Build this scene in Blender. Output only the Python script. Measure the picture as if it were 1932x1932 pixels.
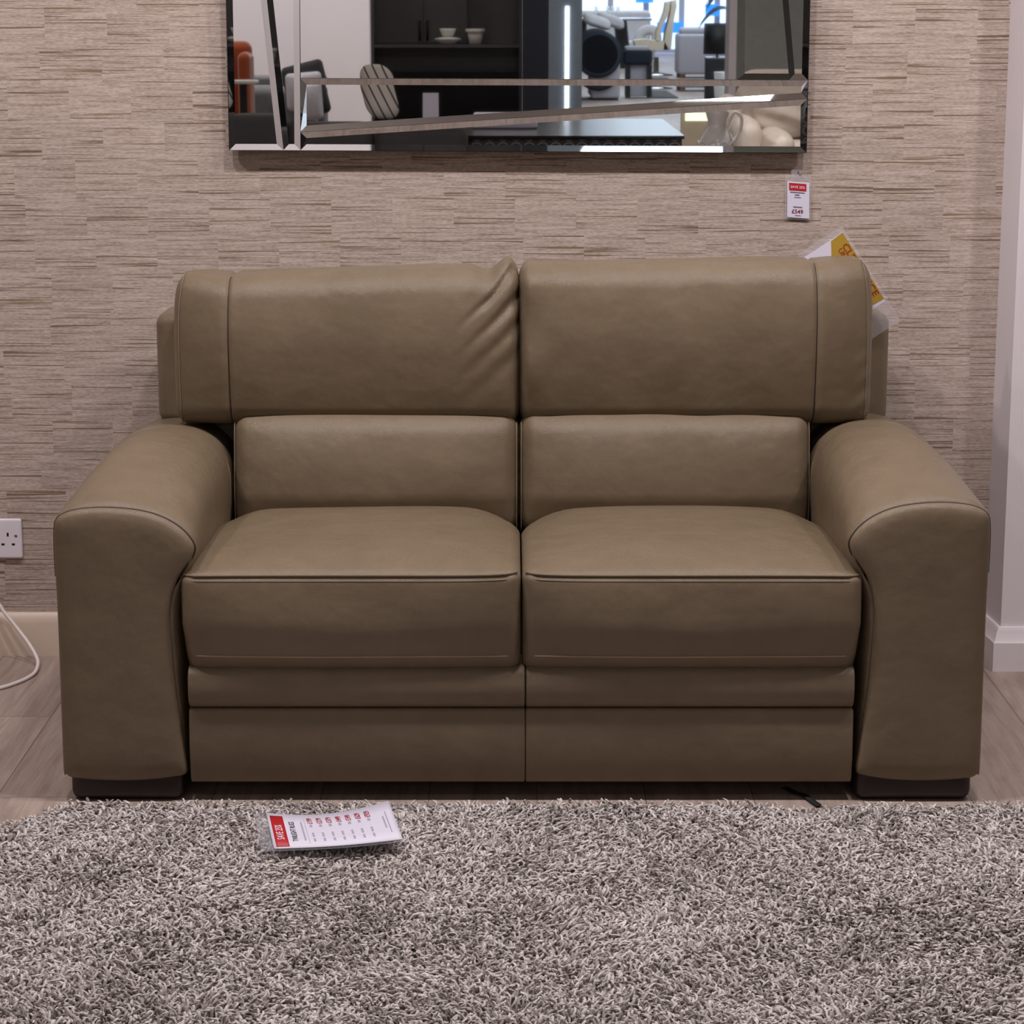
import bpy, math, random
import numpy as np
from mathutils import Vector, Matrix, Euler

for o in list(bpy.data.objects):
    bpy.data.objects.remove(o)
scene = bpy.context.scene
COL = scene.collection

# ------------------------------------------------------------------ camera
F, CX, CY = 4350.0, 966.0, 966.0           # focal length and centre in pixels of the 1932 frame
PITCH = math.atan(901 / F)
CAM = Vector((0, -4.85, 1.32))
cd = bpy.data.cameras.new('camera'); cam = bpy.data.objects.new('camera', cd); COL.objects.link(cam)
cam.location = CAM
cam.rotation_euler = (math.pi / 2 - PITCH, 0, 0)
cd.sensor_width = 36; cd.lens = 36 * F / 1932; cd.clip_start = 0.05; cd.clip_end = 200
scene.camera = cam

# ------------------------------------------------------------------ world, exposure
w = bpy.data.worlds.new('world'); scene.world = w; w.use_nodes = True
w.node_tree.nodes['Background'].inputs[0].default_value = (0.92, 0.95, 1.0, 1)
w.node_tree.nodes['Background'].inputs[1].default_value = 0.02
scene.view_settings.view_transform = 'Standard'
scene.view_settings.look = 'None'
scene.view_settings.exposure = 0.0
scene.view_settings.gamma = 1.0
scene.view_settings.use_curve_mapping = False
scene.cycles.use_denoising = True
scene.cycles.adaptive_threshold = 0.02
scene.cycles.max_bounces = 8
scene.cycles.sample_clamp_indirect = 4.0

# ------------------------------------------------------------------ lights: ceiling spots, showroom panels, added fill lights
def area(name, loc, size, power, color=(1, 1, 1), rot=(0, 0, 0), sy=None, shape=None, spread=None):
    l = bpy.data.lights.new(name, 'AREA'); l.energy = power; l.color = color; l.size = size
    if sy: l.shape = 'RECTANGLE'; l.size_y = sy
    if shape: l.shape = shape
    if spread: l.spread = spread
    o = bpy.data.objects.new(name, l); COL.objects.link(o); o.location = loc; o.rotation_euler = rot
    return o
WARM = (1.0, 0.945, 0.965)
for x in (-1.64, -0.82, 0.0, 0.82, 1.64):
    area('ceiling_spot_or_fill_light', (x, -1.25, 2.66), 0.13, 18.5, WARM, shape='DISK')
for x in (-1.35, 1.05):
    area('ceiling_spot_or_fill_light', (x, -3.3, 2.66), 0.13, 4.0, WARM, shape='DISK')
for x in (-1.6, 0.3, 2.0):
    area('ceiling_fill_panel', (x, -7.2, 2.68), 0.6, 7.0, (1, .96, .92))  # unseen panels added to light the area reflected in the mirror
for x in (-2.0, 1.2):
    area('ceiling_fill_panel', (x, -9.6, 2.68), 0.6, 16.0, (1, .96, .92))
for x in (-3.4, -1.6, 0.2, 2.4):
    area('ceiling_fill_panel', (x, -11.9, 2.68), 0.6, 28.0, (1, .965, .95))  # added, unseen row that brightens the white showroom wall and cabinet
area('ceiling_spot_or_fill_light', (1.35, -6.6, 2.66), 0.3, 16.0, (1, .96, .93), shape='DISK', spread=1.3)  # added fill lamp that brightens the cream recliner, narrow spread
for y in (-17.5, -22, -27, -32, -37, -42):
    area('showroom_panel_light', (2.6, y, 2.67), 3.0, 110.0, (.74, .87, 1.0))

# ------------------------------------------------------------------ pixel helpers (real planes, real rays)
_c, _s = math.cos(PITCH), math.sin(PITCH)
def ray(px, py):
    u, v = (px - CX) / F, (py - CY) / F
    return Vector((u, _c - v * _s, -_s - v * _c))
def P(px, py, Y):
    d = ray(px, py); t = (Y - CAM.y) / d.y
    return CAM + d * t
def G(px, py, z=0.0):
    d = ray(px, py); t = (z - CAM.z) / d.z
    return CAM + d * t
MP0 = Vector((0, -0.035, 1.079)); TILT = 0.00977; TILT2 = 0.0066
def R(px, py, Y, tilt=TILT):
    """where the place shown in the mirror at a pixel really stands, at depth Y in front of the wall"""
    n = Vector((0, -math.cos(tilt), -math.sin(tilt)))
    d = ray(px, py); t = (MP0 - CAM).dot(n) / d.dot(n); h = CAM + d * t
    r = d - 2 * d.dot(n) * n
    return h + r * ((Y - h.y) / r.y)

# ------------------------------------------------------------------ node helpers
def srgb(r, g, b):
    f = lambda c: ((c / 255 + .055) / 1.055) ** 2.4 if c > 10.3 else c / 255 / 12.92
    return (f(r), f(g), f(b), 1)
class M:
    def __init__(s, name):
        s.m = bpy.data.materials.new(name); s.m.use_nodes = True
        s.t = s.m.node_tree; s.b = s.t.nodes['Principled BSDF']
    def n(s, typ, ins=None, **pr):
        k = s.t.nodes.new('ShaderNode' + typ)
        for a, v in pr.items(): setattr(k, a, v)
        for i, v in (ins or {}).items(): s.set(k.inputs[i], v)
        return k
    def set(s, sock, v):
        if isinstance(v, bpy.types.NodeSocket): s.t.links.new(v, sock)
        else: sock.default_value = v
    def math(s, op, a, b=0.0, c=0.0):
        return s.n('Math', {0: a, 1: b, 2: c}, operation=op).outputs[0]
    def mix(s, f, a, b, mode='MIX'):
        k = s.n('Mix', data_type='RGBA', blend_type=mode)
        s.set(k.inputs[0], f); s.set(k.inputs[6], a); s.set(k.inputs[7], b); return k.outputs[2]
    def ramp(s, f, stops):
        k = s.n('ValToRGB', {0: f}); e = k.color_ramp.elements
        while len(e) < len(stops): e.new(0.5)
        for q, (p, c) in zip(e, stops):
            q.position = p; q.color = c if len(c) == 4 else (*c, 1)
        return k.outputs[0]
    def noise(s, vec, scale, detail=3.0, rough=.55, dim='3D', wv=None):
        k = s.n('TexNoise', {'Scale': scale, 'Detail': detail, 'Roughness': rough}, noise_dimensions=dim)
        s.set(k.inputs['Vector'], vec)
        if wv is not None: s.set(k.inputs['W'], wv)
        return k.outputs[0]
    def obj(s): return s.n('TexCoord').outputs['Object']
    def geo(s): return s.n('NewGeometry').outputs['Position']
    def scale(s, vec, sc):
        return s.n('Mapping', {'Vector': vec, 'Scale': sc}).outputs[0]
    def p(s, **k):
        for a, v in k.items():
            nm = {'color': 'Base Color', 'rough': 'Roughness', 'metal': 'Metallic', 'spec': 'Specular IOR Level', 'alpha': 'Alpha',
                  'normal': 'Normal', 'trans': 'Transmission Weight', 'coat': 'Coat Weight', 'sheen': 'Sheen Weight',
                  'emit': 'Emission Color', 'emits': 'Emission Strength', 'ior': 'IOR'}[a]
            s.set(s.b.inputs[nm], v)
        return s
    def bump(s, h, strength=.2, dist=.002):
        return s.n('Bump', {'Strength': strength, 'Distance': dist, 'Height': h}).outputs[0]
def plain(name, rgb, rough=.5, metal=0.0, spec=.5, vary=.06, scale=12, bump=0.0, sheen=0.0):
    m = M(name); v = m.obj()
    nz = m.noise(v, scale, 4)
    c = srgb(*rgb)
    lo = tuple(x * (1 - vary) for x in c[:3]) + (1,); hi = tuple(min(1, x * (1 + vary)) for x in c[:3]) + (1,)
    m.p(color=m.ramp(nz, [(.3, lo), (.7, hi)]), rough=rough, metal=metal, spec=spec, sheen=sheen)
    if bump: m.p(normal=m.bump(m.noise(v, scale * 25, 2), bump, .001))
    return m.m

# ------------------------------------------------------------------ materials
def leather():
    m = M('taupe_leather'); v = m.obj()
    big = m.noise(v, 3.0, 4)
    mid = m.noise(v, 22, 4)
    col = m.ramp(m.math('ADD', m.math('MULTIPLY', big, .6), m.math('MULTIPLY', mid, .4)),
                 [(.35, srgb(110, 95, 76)), (.65, srgb(120, 104, 84))])
    vo = m.n('TexVoronoi', {'Vector': v, 'Scale': 520.0}, feature='DISTANCE_TO_EDGE')
    g = m.ramp(vo.outputs[0], [(0.0, (0, 0, 0)), (.25, (1, 1, 1))])
    h = m.math('ADD', m.math('MULTIPLY', g, .5), m.math('MULTIPLY', m.noise(v, 260, 3), .8))
    h2 = m.noise(v, 9, 3)
    b1 = m.n('Bump', {'Strength': .22, 'Distance': .03, 'Height': h2})
    b2 = m.n('Bump', {'Strength': .32, 'Distance': .0012, 'Height': h, 'Normal': b1.outputs[0]})
    m.p(color=col, rough=m.math('ADD', .28, m.math('MULTIPLY', mid, .12)), spec=.30, normal=b2.outputs[0])
    return m.m
def wallpaper():
    m = M('grasscloth_wallpaper'); v = m.obj()
    sp = m.n('SeparateXYZ', {0: v}); X, Z = sp.outputs[0], sp.outputs[2]
    def layer(rowh, cellw, seed):
        row = m.math('FLOOR', m.math('ADD', m.math('DIVIDE', Z, rowh), seed))
        rr = m.n('TexWhiteNoise', {'W': m.math('ADD', row, seed * 7.3)}, noise_dimensions='1D').outputs[0]
        cx = m.math('ADD', m.math('DIVIDE', X, cellw), rr)
        cell = m.math('FLOOR', cx)
        vec = m.n('CombineXYZ', {0: cell, 1: row, 2: seed})
        return m.n('TexWhiteNoise', {'Vector': vec.outputs[0]}, noise_dimensions='3D').outputs[0]
    r1 = layer(.078, .128, .37)
    st = m.n('CombineXYZ', {0: m.math('MULTIPLY', X, 9.0), 1: 0.0, 2: m.math('MULTIPLY', Z, 190.0)}).outputs[0]
    stf = m.n('CombineXYZ', {0: m.math('MULTIPLY', X, 95.0), 1: 0.0, 2: m.math('MULTIPLY', Z, 480.0)}).outputs[0]
    stl = m.n('CombineXYZ', {0: m.math('MULTIPLY', X, 4.2), 1: 0.0, 2: m.math('MULTIPLY', Z, 235.0)}).outputs[0]
    wv = m.math('MULTIPLY', r1, 40.0)
    a = m.noise(st, 1.0, 3, .6, '4D', wv)
    f = m.noise(stf, 1.0, 2, .6, '4D', wv)
    l = m.noise(stl, 1.0, 1.5, .5, '4D', m.math('ADD', wv, 9.0))
    band = m.ramp(m.math('ADD', m.math('MULTIPLY', a, .52), m.math('MULTIPLY', f, .48)),
                  [(.30, srgb(124, 106, 95)), (.44, srgb(164, 147, 136)), (.58, srgb(190, 174, 164)), (.74, srgb(206, 190, 181))])
    line = m.ramp(l, [(.345, (1, 1, 1)), (.425, (0, 0, 0))])
    lcol = m.ramp(m.noise(st, .45, 2, .5, '4D', wv), [(.35, srgb(92, 70, 57)), (.62, srgb(120, 94, 62))])
    grime = m.noise(v, 2.2, 3)
    col = m.mix(m.math('MULTIPLY', line, .80), band, lcol)
    tone = m.n('CombineColor', {0: m.math('ADD', .95, m.math('MULTIPLY', r1, .07)), 1: m.math('ADD', .95, m.math('MULTIPLY', r1, .07)),
                                2: m.math('ADD', .945, m.math('MULTIPLY', r1, .07))}).outputs[0]
    col = m.mix(1.0, col, tone, 'MULTIPLY')
    h = m.math('SUBTRACT', m.math('ADD', m.math('MULTIPLY', a, .5), m.math('MULTIPLY', f, .4)), m.math('MULTIPLY', line, .6))
    m.p(color=col, rough=.72, spec=.25, normal=m.bump(h, .30, .002))
    return m.m
def planks():
    m = M('oak_laminate'); v = m.geo()
    sp = m.n('SeparateXYZ', {0: v}); X, Y = sp.outputs[0], sp.outputs[1]
    u = m.math('DIVIDE', m.math('ADD', X, .912), .1911)
    pid = m.math('FLOOR', u); fu = m.math('FRACT', u)
    rn = m.n('TexWhiteNoise', {'W': pid}, noise_dimensions='1D').outputs[0]
    vv = m.math('ADD', m.math('DIVIDE', Y, 1.29), m.math('ADD', .3647, m.math('MULTIPLY', m.math('ADD', pid, 1.0), .382)))
    vid = m.math('FLOOR', vv); fv = m.math('FRACT', vv)
    pr = m.n('TexWhiteNoise', {'Vector': m.n('CombineXYZ', {0: pid, 1: vid, 2: 3.1}).outputs[0]}, noise_dimensions='3D').outputs[0]
    wv = m.math('MULTIPLY', pr, 31.0)
    g1 = m.n('CombineXYZ', {0: m.math('MULTIPLY', X, 26.0), 1: m.math('MULTIPLY', Y, 3.2), 2: 0.0}).outputs[0]
    g2 = m.n('CombineXYZ', {0: m.math('MULTIPLY', X, 190.0), 1: m.math('MULTIPLY', Y, 9.0), 2: 0.0}).outputs[0]
    a = m.n('TexNoise', {'Vector': g1, 'W': wv, 'Scale': 1.0, 'Detail': 4.0, 'Distortion': 1.6}, noise_dimensions='4D').outputs[0]
    f = m.noise(g2, 1.0, 3, .6, '4D', wv)
    col = m.ramp(m.math('ADD', m.math('MULTIPLY', a, .6), m.math('MULTIPLY', f, .4)),
                 [(.30, srgb(128, 110, 101)), (.5, srgb(156, 138, 128)), (.72, srgb(176, 159, 149))])
    tone = m.n('CombineColor', {i: m.math('ADD', .92, m.math('MULTIPLY', pr, .15)) for i in range(3)}).outputs[0]
    col = m.mix(1.0, col, tone, 'MULTIPLY')
    e1 = m.math('LESS_THAN', fu, .009); e2 = m.math('LESS_THAN', fv, .0016)
    e = m.math('MAXIMUM', e1, e2)
    col = m.mix(m.math('MULTIPLY', e, .75), col, srgb(70, 58, 50))
    m.p(color=col, rough=m.math('ADD', .42, m.math('MULTIPLY', f, .15)), spec=.35,
        normal=m.bump(m.math('SUBTRACT', m.math('MULTIPLY', f, .3), e), .2, .001))
    return m.m
def yarn():
    m = M('shag_yarn')
    r = m.n('NewGeometry').outputs['Random Per Island']
    v = m.geo()
    lay_shade = m.noise(v, 4.5, 3)  # tone patches painted in for the light and dark of leaning pile
    k = m.math('ADD', m.math('MULTIPLY', r, .75), m.math('MULTIPLY', m.math('SUBTRACT', lay_shade, .5), .75))
    col = m.ramp(k, [(0.0, srgb(126, 114, 109)), (.22, srgb(170, 160, 155)), (.6, srgb(212, 203, 199)), (1.0, srgb(236, 228, 224))])
    fz = m.noise(v, 900, 2)
    m.p(color=col, rough=.75, spec=.2, sheen=.25, normal=m.bump(fz, .35, .001))
    return m.m
def glassy(name, tint, alpha):
    m = M(name); m.p(color=(*tint, 1), rough=.12, alpha=alpha, spec=.5); return m.m
def emit(name, rgb, s):
    m = M(name); c = srgb(*rgb); m.p(color=c, emit=c, emits=s, rough=.6); return m.m
def honeycomb():
    m = M('ring_pattern_panel'); v = m.obj()
    sp = m.n('SeparateXYZ', {0: v})
    q = .062
    def cellv(ox, oz):
        fx = m.math('SUBTRACT', m.math('FRACT', m.math('ADD', m.math('DIVIDE', sp.outputs[0], q), ox)), .5)
        fz = m.math('SUBTRACT', m.math('FRACT', m.math('ADD', m.math('DIVIDE', sp.outputs[2], q * .86), oz)), .5)
        d = m.math('SQRT', m.math('ADD', m.math('MULTIPLY', fx, fx), m.math('MULTIPLY', fz, fz)))
        return m.math('LESS_THAN', m.math('ABSOLUTE', m.math('SUBTRACT', d, .40)), .05)
    k = cellv(0, 0)
    m.p(color=m.mix(k, srgb(20, 20, 22), srgb(120, 118, 118)), rough=.35)
    return m.m

LEA = leather()
LEA_D = plain('leather_seam', (46, 35, 27), .6)
THREAD = plain('stitch_thread', (132, 115, 93), .7)
SEAMT = plain('light_seam_thread', (158, 138, 114), .7)
WOODLEG = plain('dark_stained_wood', (30, 17, 15), .4, vary=.25, scale=30)
BLACKF = plain('black_underlining', (14, 13, 13), .9)
WALLP = wallpaper(); FLOORM = planks()
WHITEW = plain('white_wall_paint', (222, 214, 217), .6, vary=.02, scale=3)
CEIL = plain('ceiling_paint', (225, 222, 220), .8, vary=.02)
SKIRT_C = plain('cream_skirting_paint', (206, 186, 170), .45, vary=.03)
SKIRT_W = plain('white_skirting_paint', (226, 218, 221), .4, vary=.02)
PLASTIC = plain('white_plastic', (222, 214, 222), .35, vary=.01)
HOLE = plain('socket_hole_dark', (12, 10, 10), .8)
SCREW = plain('dull_screw_metal', (140, 125, 115), .4, metal=.8)
CABLEM = plain('white_cable_rubber', (224, 212, 208), .4, vary=.01)
PAPER = plain('white_card', (214, 209, 223), .45, vary=.015)
REDP = plain('red_print', (176, 22, 30), .5, vary=.02)
INK = plain('black_print', (40, 36, 44), .6)
GREYINK = plain('grey_print', (164, 158, 172), .6)
YEL = plain('yellow_card', (170, 135, 44), .5, vary=.04)
ORANGEINK = plain('orange_print', (150, 52, 8), .6)
SLEEVE = glassy('clear_plastic_sleeve', (.72, .70, .76), .13)
RUGBASE = plain('rug_backing', (70, 60, 55), .9)
YARN = yarn()
mm = M('mirror_silver'); mm.p(color=(.86, .87, .87, 1), metal=1.0, rough=0.012); MIRROR = mm.m
BACKB = plain('mirror_backing', (24, 20, 20), .6)
STRAPM = plain('black_webbing', (10, 10, 10), .7)

# ------------------------------------------------------------------ mesh helpers
ORG = {}
def link(name, me, parent=None, org=None):
    o = bpy.data.objects.new(name, me); COL.objects.link(o)
    if parent is not None: o.parent = parent; ORG[o.name] = ORG[parent.name]
    else: ORG[o.name] = org if org is not None else Vector((0, 0, 0)); o.location = ORG[o.name]
    return o
def thing(name, label, cat, loc, group=None):
    o = bpy.data.objects.new(name, None); COL.objects.link(o); o.location = loc; o.empty_display_size = .1
    ORG[o.name] = Vector(loc); tag(o, label, cat, group); return o
def tag(o, label, cat, group=None):
    o['label'] = label; o['category'] = cat
    if group: o['group'] = group
    return o
def struct(o): o['kind'] = 'structure'; return o
def mk(name, geo, mat, parent=None, org=None, smooth=True, angle=None):
    """link ONE mesh object; geo is (verts, faces[, material index per face])"""
    vs, fs = geo[0], geo[1]
    O = ORG[parent.name] if parent is not None else (Vector(org) if org is not None else Vector((0, 0, 0)))
    me = bpy.data.meshes.new(name)
    me.from_pydata([(v[0] - O[0], v[1] - O[1], v[2] - O[2]) for v in vs], [], fs)
    for q in (mat if isinstance(mat, (list, tuple)) else [mat]): me.materials.append(q)
    if len(geo) > 2: me.polygons.foreach_set('material_index', geo[2])
    if smooth: me.polygons.foreach_set('use_smooth', [True] * len(me.polygons))
    me.update()
    if smooth and angle:
        me.set_sharp_from_angle(angle=math.radians(angle))
    return link(name, me, parent, O)
def join(*gs):
    V, Fc, Mi = [], [], []
    for g in gs:
        b = len(V); V += [tuple(v) for v in g[0]]; Fc += [tuple(i + b for i in f) for f in g[1]]
        Mi += list(g[2]) if len(g) > 2 else [0] * len(g[1])
    return V, Fc, Mi
def remat(g, i): return g[0], g[1], [i] * len(g[1])
def axis(h, r, n, cuts=(), k=4):
    r = min(r, h * .999)
    a = [-h + r - r * math.tan(math.radians(45) * (k - i) / k) for i in range(k)]
    m = [-(h - r) + 2 * (h - r) * i / n for i in range(n + 1)]
    m += [c for c in cuts if -(h - r) < c < h - r]
    m = sorted(set(round(q, 6) for q in m))
    return a + m + [-q for q in reversed(a)]
def rbox(c, h, r=.02, n=(6, 6, 6), f=None, cuts=((), (), ()), k=4):
    """box with rounded edges; r may differ per axis; f bends the points (given relative to the centre)"""
    if not isinstance(r, (tuple, list)): r = (r, r, r)
    r = [min(r[i], h[i] * .999) for i in range(3)]
    ax = [axis(h[i], r[i], n[i], cuts[i], k) for i in range(3)]
    V, idx, Fc = [], {}, []
    def put(p):
        key = (round(p[0], 6), round(p[1], 6), round(p[2], 6))
        if key in idx: return idx[key]
        inn = [max(-(h[i] - r[i]), min(h[i] - r[i], p[i])) for i in range(3)]
        d = [(p[i] - inn[i]) / r[i] for i in range(3)]
        L = math.sqrt(sum(q * q for q in d)) or 1
        q = [inn[i] + r[i] * d[i] / L for i in range(3)]
        if f: q = f(*q)
        V.append((c[0] + q[0], c[1] + q[1], c[2] + q[2])); idx[key] = len(V) - 1
        return idx[key]
    for A in range(3):
        B, D = (A + 1) % 3, (A + 2) % 3
        for sg in (-1, 1):
            for i in range(len(ax[B]) - 1):
                for j in range(len(ax[D]) - 1):
                    q = []
                    for (ii, jj) in ((i, j), (i + 1, j), (i + 1, j + 1), (i, j + 1)):
                        p = [0, 0, 0]; p[A] = sg * h[A]; p[B] = ax[B][ii]; p[D] = ax[D][jj]; q.append(put(p))
                    if sg < 0: q.reverse()
                    if len(set(q)) > 2: Fc.append(tuple(dict.fromkeys(q)))
    return V, Fc
def box(a, b):
    c = [(a[i] + b[i]) / 2 for i in range(3)]; h = [abs(b[i] - a[i]) / 2 for i in range(3)]
    V = [(c[0] + x * h[0], c[1] + y * h[1], c[2] + z * h[2]) for x in (-1, 1) for y in (-1, 1) for z in (-1, 1)]
    return V, [(0, 1, 3, 2), (4, 6, 7, 5), (0, 4, 5, 1), (2, 3, 7, 6), (0, 2, 6, 4), (1, 5, 7, 3)]
def bbox(a, b, r=.01, n=(2, 2, 2), f=None, k=3):
    c = [(a[i] + b[i]) / 2 for i in range(3)]; h = [abs(b[i] - a[i]) / 2 for i in range(3)]
    return rbox(c, h, r, n, f, k=k)
def tube(pts, r, sides=10, closed=False):
    pts = [Vector(p) for p in pts]; n = len(pts); V, Fc = [], []
    rs = r if isinstance(r, (list, tuple)) else [r] * n
    up = None
    for i in range(n):
        a = pts[(i - 1) % n] if closed or i else pts[0]; b = pts[(i + 1) % n] if closed or i < n - 1 else pts[-1]
        t = (b - a).normalized()
        if up is None: up = t.orthogonal().normalized()
        up = (up - t * up.dot(t)); up = up.normalized() if up.length > 1e-6 else t.orthogonal().normalized()
        s = t.cross(up)
        for k in range(sides):
            q = 2 * math.pi * k / sides
            V.append(tuple(pts[i] + (up * math.cos(q) + s * math.sin(q)) * rs[i]))
    for i in range(n if closed else n - 1):
        for k in range(sides):
            a, b = i * sides, ((i + 1) % n) * sides; k2 = (k + 1) % sides
            Fc.append((a + k, a + k2, b + k2, b + k))
    if not closed:
        Fc.append(tuple(reversed(range(sides)))); Fc.append(tuple(range((n - 1) * sides, n * sides)))
    return V, Fc
def catmull(pts, per=6, closed=False):
    pts = [Vector(p) for p in pts]; n = len(pts); out = []
    for i in range(n if closed else n - 1):
        g = (lambda k: pts[k % n]) if closed else (lambda k: pts[max(0, min(n - 1, k))])
        p0, p1, p2, p3 = g(i - 1), g(i), g(i + 1), g(i + 2)
        for j in range(per):
            t = j / per
            out.append(.5 * ((2 * p1) + (p2 - p0) * t + (2 * p0 - 5 * p1 + 4 * p2 - p3) * t * t + (3 * p1 - p0 - 3 * p2 + p3) * t ** 3))
    if not closed: out.append(pts[-1])
    return out
def lathe(c, prof, seg=28):
    V, Fc = [], []
    for r, z in prof:
        for k in range(seg):
            a = 2 * math.pi * k / seg; V.append((c[0] + r * math.cos(a), c[1] + r * math.sin(a), c[2] + z))
    for i in range(len(prof) - 1):
        for k in range(seg):
            k2 = (k + 1) % seg; Fc.append((i * seg + k, i * seg + k2, (i + 1) * seg + k2, (i + 1) * seg + k))
    Fc.append(tuple(reversed(range(seg)))); Fc.append(tuple(range((len(prof) - 1) * seg, len(prof) * seg)))
    return V, Fc
def text(s, size, bold=0.0, align='CENTER'):
    """flat lettering as (verts, faces) in its own x-y plane"""
    cu = bpy.data.curves.new('lettering', 'FONT'); cu.body = s; cu.size = size; cu.offset = bold * size
    cu.align_x = align; cu.align_y = 'CENTER'; cu.resolution_u = 3
    ob = bpy.data.objects.new('lettering', cu); COL.objects.link(ob)
    dg = bpy.context.evaluated_depsgraph_get()
    me = bpy.data.meshes.new_from_object(ob.evaluated_get(dg))
    V = [tuple(v.co) for v in me.vertices]; Fc = [tuple(p.vertices) for p in me.polygons]
    bpy.data.objects.remove(ob); bpy.data.curves.remove(cu); bpy.data.meshes.remove(me)
    return V, Fc
def xf(g, fn): return ([fn(*v) for v in g[0]],) + tuple(g[1:])
def rect(x0, y0, x1, y1, n=8):
    V = [(x0 + (x1 - x0) * i / n, y, 0) for i in range(n + 1) for y in (y0, y1)]
    return V, [(2 * i, 2 * i + 2, 2 * i + 3, 2 * i + 1) for i in range(n)]

# ================================================================== SETTING
ROOM = (-7.0, 9.0, -46.0)
o = struct(mk('floor', box((ROOM[0], ROOM[2], -.06), (ROOM[1], .0, 0)), FLOORM, smooth=False))
o = struct(mk('wall_back', box((ROOM[0], 0, 0), (1.35, .12, 2.7)), WALLP, smooth=False))
o = struct(mk('ceiling', box((ROOM[0], ROOM[2], 2.70), (ROOM[1], .12, 2.80)), CEIL, smooth=False))
# white wall that steps forward at the right
g = ([(1.0242, 0, 0), (1.0335, -.125, 0), (2.6, -.125, 0), (2.6, 0, 0), (1.0242, 0, 2.7), (1.0335, -.125, 2.7), (2.6, -.125, 2.7), (2.6, 0, 2.7)],
     [(0, 1, 5, 4), (1, 2, 6, 5), (2, 3, 7, 6), (3, 0, 4, 7), (4, 5, 6, 7), (3, 2, 1, 0)])
struct(mk('wall_right', g, WHITEW, smooth=False))
def skirting(x0, x1, y, h, d):
    prof = [(0, 0), (-d, 0), (-d, h - .022), (-d + .002, h - .012), (-d + .006, h - .004), (-d + .010, h), (0, h)]
    V = [(x, y + a, b) for x in (x0, x1) for a, b in prof]; n = len(prof)
    return V, [(i, i + 1, n + i + 1, n + i) for i in range(n - 1)] + [tuple(reversed(range(n))), tuple(range(n, 2 * n))]
struct(mk('baseboard_back', skirting(ROOM[0], 1.024, 0, .0945, .016), SKIRT_C, angle=40))
def sk_right():
    # front and left return of the white skirting, mitred at the corner
    prof = [(0, 0), (.017, 0), (.017, .062), (.013, .068), (.010, .085), (.006, .094), (0, .094)]; V = []
    for d, z in prof: V += [(1.024 - d, -.001, z), (1.0335 - d, -.125 - d, z), (2.6, -.125 - d, z)]
    Fc = []
    for i in range(len(prof) - 1):
        for k in range(2): Fc.append((3 * i + k, 3 * i + k + 1, 3 * i + 4 + k, 3 * i + 3 + k))
    return V, Fc
struct(mk('baseboard_right', sk_right(), SKIRT_W, angle=25))

# ================================================================== SOFA
SX = .017                                              # sofa centre line
sofa = thing('leather_sofa', 'taupe brown two-seater leather sofa with chunky padded arms against the textured wall', 'sofa', (SX, -.52, 0))

OUT = [(118, 1450), (112, 1300), (106, 1150), (100, 1040), (100, 995), (104, 981), (116, 971), (140, 963), (180, 959), (225, 960), (270, 966), (305, 977), (335, 994),
       (355, 1013), (366, 1033), (362, 1052), (347, 1074), (333, 1098), (324, 1128), (322, 1170), (328, 1250), (338, 1340), (349, 1425), (353, 1452), (345, 1465),
       (300, 1473), (235, 1477), (170, 1474), (137, 1470), (124, 1463)]
OUT = [P(x, y, -.985) for x, y in OUT]
OUT = catmull([(p.x - SX, 0, p.z) for p in OUT], 4, True)     # x relative to the centre line, left arm
REAR = [(-.760, .040), (-.783, .050), (-.800, .075), (-.806, .115), (-.806, .30), (-.806, .44), (-.805, .478), (-.797, .515), (-.780, .544), (-.754, .563), (-.722, .573), (-.680, .576), (-.640, .572), (-.607, .559),
        (-.584, .538), (-.571, .514), (-.565, .485), (-.564, .45), (-.566, .40), (-.57, .33), (-.575, .20), (-.575, .05)]
FRNT = [(-.760, .040), (-.783, .050), (-.800, .075), (-.806, .115), (-.806, .30), (-.806, .44), (-.806, .475), (-.803, .505), (-.782, .520), (-.757, .527), (-.727, .530), (-.687, .528), (-.650, .521), (-.614, .508),
        (-.588, .492), (-.571, .473), (-.563, .455), (-.566, .435), (-.578, .412), (-.592, .385), (-.600, .32), (-.590, .05)]
def arm_body(side, zk):
    Ys = [-.976, -.979, -.974, -.962, -.94, -.90, -.84, -.76, -.68, -.60, -.52, -.44, -.36, -.28, -.20, -.13, -.10, -.08]
    R_, F_ = catmull([(a, 0, b) for a, b in REAR], 3), catmull([(a, 0, b) for a, b in FRNT], 3)
    cx, cz = -.69, .30
    V, Fc = [], []
    for j, Y in enumerate(Ys):
        t = max(0, min(1, (Y + .98) / .30)); t = 1 - (1 - t) ** 2
        ins = {0: .018, 1: .008, 2: .0025, 17: .02, 16: .006}.get(j, 0.0)
        for a, b in zip(F_, R_):
            x = a.x * (1 - t) + b.x * t; z = a.z * (1 - t) + b.z * t
            dx, dz = cx - x, cz - z; L = math.hypot(dx, dz)
            z -= max(0, Y + .46) * .075 * (1 if z > .4 else 0); x += dx / L * ins; z += (dz / L * ins if z > .2 else 0)
            V.append((SX + x * (1 if side < 0 else -1), Y, z * zk))
    n = len(F_)
    for j in range(len(Ys) - 1):
        for i in range(n - 1):
            q = (j * n + i, j * n + i + 1, (j + 1) * n + i + 1, (j + 1) * n + i)
            Fc.append(q if side > 0 else q[::-1])
    last = tuple(range((len(Ys) - 1) * n, len(Ys) * n)); Fc.append(last if side < 0 else last[::-1])
    return V, Fc
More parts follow.
